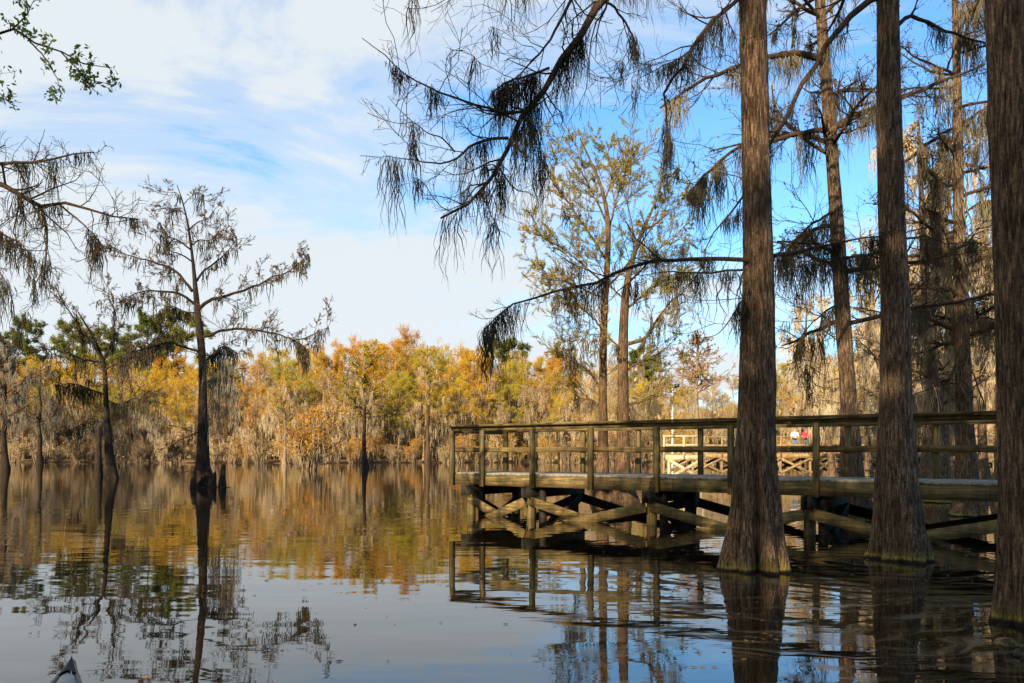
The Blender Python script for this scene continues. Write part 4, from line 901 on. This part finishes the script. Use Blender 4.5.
# longitudinal X braces, front and back, crossing about the waterline
for a, b_ in zip(bents[:-1], bents[1:]):
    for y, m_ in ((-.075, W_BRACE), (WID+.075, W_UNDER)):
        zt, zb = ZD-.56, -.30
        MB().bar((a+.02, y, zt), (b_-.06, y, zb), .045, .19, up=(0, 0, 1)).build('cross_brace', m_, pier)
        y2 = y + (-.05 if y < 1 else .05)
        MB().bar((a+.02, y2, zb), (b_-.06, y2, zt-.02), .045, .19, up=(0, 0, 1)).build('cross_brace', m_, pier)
for k, x in enumerate(bents):
    for y in (.22,) if k % 2 else (.22, WID-.3):
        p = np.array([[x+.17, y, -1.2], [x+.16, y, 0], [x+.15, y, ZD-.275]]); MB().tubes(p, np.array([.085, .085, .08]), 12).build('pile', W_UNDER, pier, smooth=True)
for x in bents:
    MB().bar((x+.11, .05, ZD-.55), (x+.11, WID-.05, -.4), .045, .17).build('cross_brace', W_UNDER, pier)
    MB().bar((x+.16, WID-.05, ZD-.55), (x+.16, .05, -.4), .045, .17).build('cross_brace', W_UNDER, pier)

# ------------------------------------------------------------------ far boardwalk
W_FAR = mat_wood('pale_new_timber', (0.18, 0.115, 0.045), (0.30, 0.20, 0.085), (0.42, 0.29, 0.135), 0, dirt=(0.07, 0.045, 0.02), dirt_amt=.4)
W_FARD = mat_wood('shaded_far_timber', (0.10, 0.075, 0.04), (0.16, 0.12, 0.065), (0.24, 0.18, 0.10), 0)  # back side: same boardwalk timber with shade put into the colour
a2 = np.array([(664-512)/F*50.0, 50.0]); b2 = np.array([(1090-512)/F*47.0, 47.0]); t2 = b2-a2; L2 = float(np.linalg.norm(t2)); ang2 = math.atan2(t2[1], t2[0])
far = empty('far_boardwalk', (a2[0], a2[1], 0), ang2, 'distant pale wooden boardwalk with X-braced supports beyond the pier', 'boardwalk')
ZF = 1.30
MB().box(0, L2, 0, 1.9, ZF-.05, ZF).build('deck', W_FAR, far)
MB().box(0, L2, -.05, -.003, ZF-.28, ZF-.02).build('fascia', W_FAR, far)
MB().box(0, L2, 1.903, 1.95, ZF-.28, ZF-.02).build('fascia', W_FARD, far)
nb = int(L2/1.75)
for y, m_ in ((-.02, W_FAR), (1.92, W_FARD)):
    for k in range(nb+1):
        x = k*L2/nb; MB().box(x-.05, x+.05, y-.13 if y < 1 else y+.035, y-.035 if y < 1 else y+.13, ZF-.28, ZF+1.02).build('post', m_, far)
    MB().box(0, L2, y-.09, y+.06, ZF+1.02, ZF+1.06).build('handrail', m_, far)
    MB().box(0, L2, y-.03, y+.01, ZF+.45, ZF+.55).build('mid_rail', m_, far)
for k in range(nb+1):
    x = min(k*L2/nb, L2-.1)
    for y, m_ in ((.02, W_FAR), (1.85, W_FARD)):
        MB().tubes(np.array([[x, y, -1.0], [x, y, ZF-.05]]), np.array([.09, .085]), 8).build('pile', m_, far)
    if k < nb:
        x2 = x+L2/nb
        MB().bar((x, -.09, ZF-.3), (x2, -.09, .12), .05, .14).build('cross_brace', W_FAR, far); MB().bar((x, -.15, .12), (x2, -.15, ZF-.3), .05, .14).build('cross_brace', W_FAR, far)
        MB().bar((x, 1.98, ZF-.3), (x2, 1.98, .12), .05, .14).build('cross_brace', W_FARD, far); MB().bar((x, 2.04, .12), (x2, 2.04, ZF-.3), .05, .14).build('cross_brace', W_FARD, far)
# platform at its outer end
W_PAL = mat_wood('sunlit_pale_timber', (0.38, 0.30, 0.17), (0.50, 0.41, 0.25), (0.60, 0.51, 0.34), 0, dirt=(0.35, 0.28, 0.15), dirt_amt=.3)  # pale wood, with sunlight put into its colour as well
pf = empty('fishing_platform', ((664-512)/F*41.0, 41.0, 0), math.atan2(-.2, 1), 'small pale wooden fishing platform at the outer end of the far boardwalk', 'platform')
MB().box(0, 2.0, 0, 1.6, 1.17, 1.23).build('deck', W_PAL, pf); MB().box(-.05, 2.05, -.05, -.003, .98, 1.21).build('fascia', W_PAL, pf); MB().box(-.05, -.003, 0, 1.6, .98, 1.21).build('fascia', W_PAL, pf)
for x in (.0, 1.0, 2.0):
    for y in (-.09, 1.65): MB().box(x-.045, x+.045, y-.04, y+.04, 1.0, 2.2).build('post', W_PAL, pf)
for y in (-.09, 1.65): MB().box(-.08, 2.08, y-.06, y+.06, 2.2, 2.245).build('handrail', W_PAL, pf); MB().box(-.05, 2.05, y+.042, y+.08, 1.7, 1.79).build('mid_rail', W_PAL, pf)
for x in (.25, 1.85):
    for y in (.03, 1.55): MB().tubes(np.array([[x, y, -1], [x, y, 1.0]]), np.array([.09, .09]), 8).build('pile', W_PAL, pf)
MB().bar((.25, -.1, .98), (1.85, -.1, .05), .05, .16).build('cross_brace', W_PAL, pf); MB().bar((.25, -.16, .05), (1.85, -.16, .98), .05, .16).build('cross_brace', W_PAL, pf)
# lamp post
PALE = mat_plain('pale_painted_metal', (0.62, 0.62, 0.58), .5); DARK = mat_plain('dark_metal', (0.03, 0.03, 0.03), .5)
d = 50.0; b = P(672.5, 472, d); b[2] = 0
lp = empty('lamp_post', tuple(b), 0, 'slim pale lamp post with a dark double lamp head behind the fishing platform', 'lamp post')
zt = CAM_Z+(YH-388)/F*d
MB().tubes(np.array([[0, 0, -1], [0, 0, 2], [0, 0, zt]]), np.array([.07, .06, .05]), 10).build('pole', PALE, lp, smooth=True)
MB().box(-.30, .30, -.03, .03, zt, zt+.05).build('crossarm', DARK, lp)
for s in (-1, 1): MB().box(s*.27-.14, s*.27+.14, -.16, .12, zt+.052, zt+.25).build('lamp_head', DARK, lp)

# ------------------------------------------------------------------ the two people on the far boardwalk
def skin_mesh(name, verts, edges, radii, mat, parent, sub=2):
    me = bpy.data.meshes.new(name); me.from_pydata([tuple(v) for v in verts], edges, []); o = bpy.data.objects.new(name, me); COL.objects.link(o)
    sk = o.modifiers.new('skin', 'SKIN'); sk.use_smooth_shade = True
    for i, r_ in enumerate(radii):
        v = me.skin_vertices[0].data[i]; v.radius = (r_, r_) if not isinstance(r_, tuple) else r_; v.use_root = (i == 0)
    ss = o.modifiers.new('sub', 'SUBSURF'); ss.levels = sub; ss.render_levels = sub
    dg = bpy.context.evaluated_depsgraph_get(); m2 = bpy.data.meshes.new_from_object(o.evaluated_get(dg)); o.modifiers.clear(); o.data = m2
    m2.materials.clear(); m2.materials.append(mat); o.parent = parent
    return o
SKIN = mat_plain('skin', (0.48, 0.30, 0.21), .6, var=.08); HAIR = mat_plain('dark_hair', (0.025, 0.018, 0.014), .6)
WHITE = mat_plain('white_cloth', (0.75, 0.75, 0.73), .9, var=.06); JEANS = mat_plain('blue_denim', (0.10, 0.16, 0.30), .9, var=.2); RED = mat_plain('red_cloth', (0.55, 0.035, 0.045), .9, var=.1); TROUS = mat_plain('dark_trousers', (0.09, 0.09, 0.10), .9); SHOE = mat_plain('shoe', (0.05, 0.045, 0.04), .7)
def person(x, y, z, rz, label, top, legs, hands):
    """standing, leaning a little forward with both forearms brought to the rail"""
    e = empty('person', (x, y, z), rz, label, 'person'); e.scale = (.93, .93, .93)
    J = {'pel': (0, 0, .93), 'sp': (0, -.02, 1.12), 'ch': (0, -.05, 1.32), 'nk': (0, -.075, 1.46), 'hd': (0, -.11, 1.56), 'tp': (0, -.115, 1.68)}
    names = ['pel', 'sp', 'ch', 'nk', 'hd', 'tp']; V = [J[k] for k in names]; E = [(i, i+1) for i in range(5)]; Rr = [.13, (.14, .11), (.155, .11), .055, .085, .07]
    for s in (-1, 1):
        i = len(V); V += [(s*.19, -.05, 1.37), (s*.25, -.06, 1.12), (s*.20, -.28, 1.02), (s*.17, -.36, 1.04), (s*.165, -.42, 1.05)]; Rr += [.06, .045, .038, .028, .03]; E += [(2, i), (i, i+1), (i+1, i+2), (i+2, i+3), (i+3, i+4)]
        for f_ in range(4):
            j = len(V); V += [(s*(.140+f_*.017), -.47, 1.055), (s*(.140+f_*.017), -.50-.004*(f_ % 2), 1.03)]; Rr += [.008, .007]; E += [(i+4, j), (j, j+1)]
        j = len(V); V += [(s*.135, -.44, 1.045), (s*.125, -.465, 1.03)]; Rr += [.009, .008]; E += [(i+4, j), (j, j+1)]
    for s in (-1, 1):
        i = len(V); V += [(s*.095, 0, .86), (s*.105, -.01, .48), (s*.11, .02, .08), (s*.115, -.10, .035)]; Rr += [.085, .06, .045, .04]; E += [(0, i), (i, i+1), (i+1, i+2), (i+2, i+3)]
    skin_mesh('body', V, E, Rr, SKIN, e, 1)
    # face
    fc = MB()
    for s in (-1, 1): fc.add(np.array([[s*.03+a*.011, -.198+abs(a)*.004, 1.60+b_*.007] for a, b_ in ((-1, 0), (0, -1), (1, 0), (0, 1))]), [[0, 1, 2, 3]], 0)
    fc.add(np.array([[-.012, -.19, 1.575], [.012, -.19, 1.575], [0, -.222, 1.565], [0, -.193, 1.61]]), [[0, 1, 2], [1, 3, 2], [3, 0, 2]], 1)
    fc.add(np.array([[-.025, -.192, 1.535], [.025, -.192, 1.535], [.02, -.190, 1.527], [-.02, -.190, 1.527]]), [[0, 1, 2, 3]], 0)
    fc.build('face', [HAIR, SKIN], e)
    V = [(0, 0, .90), (0, -.02, 1.12), (0, -.05, 1.32), (0, -.07, 1.42)]; E = [(0, 1), (1, 2), (2, 3)]; Rr = [.155, (.165, .13), (.175, .13), .075]
    for s in (-1, 1):
        i = len(V); V += [(s*.19, -.05, 1.375), (s*.25, -.06, 1.12), (s*.215, -.22, 1.045)]; Rr += [.075, .06, .05]; E += [(2, i), (i, i+1), (i+1, i+2)]
    skin_mesh('shirt', V, E, Rr, top, e, 1)
    V = [(0, 0, .96), (0, 0, .90)]; E = [(0, 1)]; Rr = [.14, .15]
    for s in (-1, 1):
        i = len(V); V += [(s*.095, 0, .82), (s*.105, -.01, .48), (s*.11, .02, .10)]; Rr += [.10, .075, .065]; E += [(1, i), (i, i+1), (i+1, i+2)]
    skin_mesh('trousers', V, E, Rr, legs, e, 1)
    V = [(0, -.06, 1.70), (0, -.05, 1.64), (0, -.045, 1.57)]; skin_mesh('hair', V, [(0, 1), (1, 2)], [.085, .098, .07], HAIR, e, 1)
    for s in (-1, 1): skin_mesh('shoe', [(s*.11, .05, .05), (s*.112, -.05, .045), (s*.118, -.16, .035)], [(0, 1), (1, 2)], [.055, .05, .038], SHOE, e, 1)
def on_far(px, back):
    s = (px-512)/F; nrm = np.array([-t2[1], t2[0]])/L2; o = a2+nrm*back; u = t2/L2
    k = (s*o[1]-o[0])/(u[0]-s*u[1]); q_ = o+u*k; return q_
q_ = on_far(794.5, .42); person(q_[0], q_[1], ZF, ang2+.15, 'person in a white top and blue jeans leaning on the far boardwalk rail', WHITE, JEANS, 0)
q_ = on_far(806, .42); person(q_[0], q_[1], ZF, ang2-.3, 'person in a red top standing at the far boardwalk rail beside the one in white', RED, TROUS, 0)

# ------------------------------------------------------------------ canoe, rocks, floating leaves
HULL = mat_plain('grey_hull', (0.30, 0.285, 0.255), .75, var=.35, scale=9); DECKP = mat_plain('dark_plate', (0.014, 0.014, 0.014), .9)
GUN = mat_plain('dark_gunwale', (0.07, 0.065, 0.055), .5)
cl = 4.2; bow = np.array([-2.245, 4.08]); ddir = unit(np.array([.40, -.92])); 
canoe = empty('canoe', (bow[0], bow[1], 0), math.atan2(ddir[1], ddir[0]), 'grey canoe with a dark pointed bow plate at the bottom left', 'canoe')
ns, nc = 41, 13; rows = []; inner = []
for i in range(ns):
    u = i/(ns-1); hw = .38*(1-abs(2*u-1)**1.4)**1.2 + .004; sheer = .23+.085*abs(2*u-1)**3; bot = -.11+.16*abs(2*u-1)**6
    for j in range(nc):
        a = (j/(nc-1)-.5)*math.pi; cx, cz = math.sin(a), math.cos(a)
        y = hw*math.copysign(abs(cx)**.8, cx); z = sheer-(sheer-bot)*cz**.65
        rows.append((u*cl, y, z)); inner.append((u*cl, y*.96, z+.012*cz))
idx = np.arange(ns-1)[:, None]*nc+np.arange(nc-1)[None, :]; fo = np.stack([idx, idx+1, idx+nc+1, idx+nc], -1).reshape(-1, 4)
MB().add(rows, fo[:, ::-1]).add(inner, fo).build('hull', HULL, canoe, smooth=True)
rows = np.array(rows).reshape(ns, nc, 3)
for j in (0, nc-1): MB().tubes(rows[:, j]+[0, 0, .004], np.full(ns, .014), 6).build('gunwale', GUN, canoe, smooth=True)
for rg, nm, mt, dz_ in ((range(0, 3), 'bow_plate', DECKP, .022), (range(2, 13), 'foredeck', HULL, .008), (range(ns-4, ns), 'stern_plate', DECKP, .022)):
    dk = MB(); rg = list(rg); v = np.array([[rows[i, 0]*[1, 1.06, 1]+[0, 0, dz_-.006], rows[i, 0]*[1, .5, 1]+[0, 0, dz_+.01], rows[i, 0]*[1, 0, 1]+[0, 0, dz_+.018], rows[i, -1]*[1, .5, 1]+[0, 0, dz_+.01], rows[i, -1]*[1, 1.06, 1]+[0, 0, dz_-.006]] for i in rg]).reshape(-1, 3)
    dk.add(v, [[a*5+c, a*5+c+1, a*5+c+6, a*5+c+5] for a in range(len(rg)-1) for c in range(4)]); dk.build(nm, mt, canoe, smooth=True)
for u in (.3, .68): i = int(u*(ns-1)); MB().box(rows[i, 0, 0]-.1, rows[i, 0, 0]+.1, rows[i, 0, 1]+.01, rows[i, -1, 1]-.01, .2, .225).build('seat', GUN, canoe)

ROCK = mat_bark('mossy_rock', (0.035, 0.03, 0.018), (0.16, 0.13, 0.06), (0.42, 0.35, 0.13), scale=.4, algae=False)
def rock(px, py, d, sz, label, seed):
    rng = np.random.default_rng(seed); c = P(px, py, d); c[2] = 0.0
    n_, m_ = 20, 28; th = np.linspace(0, math.pi, n_)[:, None]; ph = (np.arange(m_)*2*math.pi/m_)[None, :]
    dv_ = np.stack([np.sin(th)*np.cos(ph), np.sin(th)*np.sin(ph), np.cos(th)*np.ones_like(ph)], -1); r_ = np.ones((n_, m_))
    for _ in range(16):
        k_ = rng.normal(size=3)*rng.uniform(1.2, 5); r_ += .13/np.linalg.norm(k_)*2*np.sin(dv_@k_+rng.uniform(0, 6))
    V = dv_*r_[..., None]*np.array(sz); i = np.arange(n_-1)[:, None]*m_; j = np.arange(m_)[None, :]; j2 = (j+1) % m_
    o = MB().add(V.reshape(-1, 3), np.stack([i+j, i+m_+j, i+m_+j2, i+j2], -1).reshape(-1, 4)).build('rock', ROCK, smooth=True); o.location = c; tag(o, label, 'rock')
rock(1019, 656, 5.45, (.21, .15, .15), 'larger dark mossy rock at the waterline below the right-edge trunk', 1)
rock(1010, 642, 5.75, (.11, .09, .06), 'smaller low rock between the right-edge trunk and the larger mossy rock', 2)

rng = np.random.default_rng(44); n = 620
lx = np.concatenate([rng.uniform(-3.5, 5, 200), rng.uniform(1.0, 6.5, 420)]); ly = np.concatenate([rng.uniform(3.6, 12, 200), rng.uniform(5.0, 14, 420)])
fl = MB(); a = rng.uniform(0, 6.28, n); s = rng.uniform(.009, .036, n)[:, None]
ax = np.stack([np.cos(a), np.sin(a), np.zeros(n)], 1); ay = np.stack([-np.sin(a), np.cos(a), rng.uniform(0, .3, n)], 1)
fl.quads(np.stack([lx, ly, np.full(n, .006)], 1), ax*s, ay*s*.5, 0)
tag(fl.build('floating_leaves', LF_BR), kind='stuff')

# prototypes never placed are dropped
def drop(o):
    for ch in list(o.children): drop(ch)
    bpy.data.objects.remove(o)
for k_, pr in KIND.items():
    for e in pr:
        if e.name not in used: drop(e)
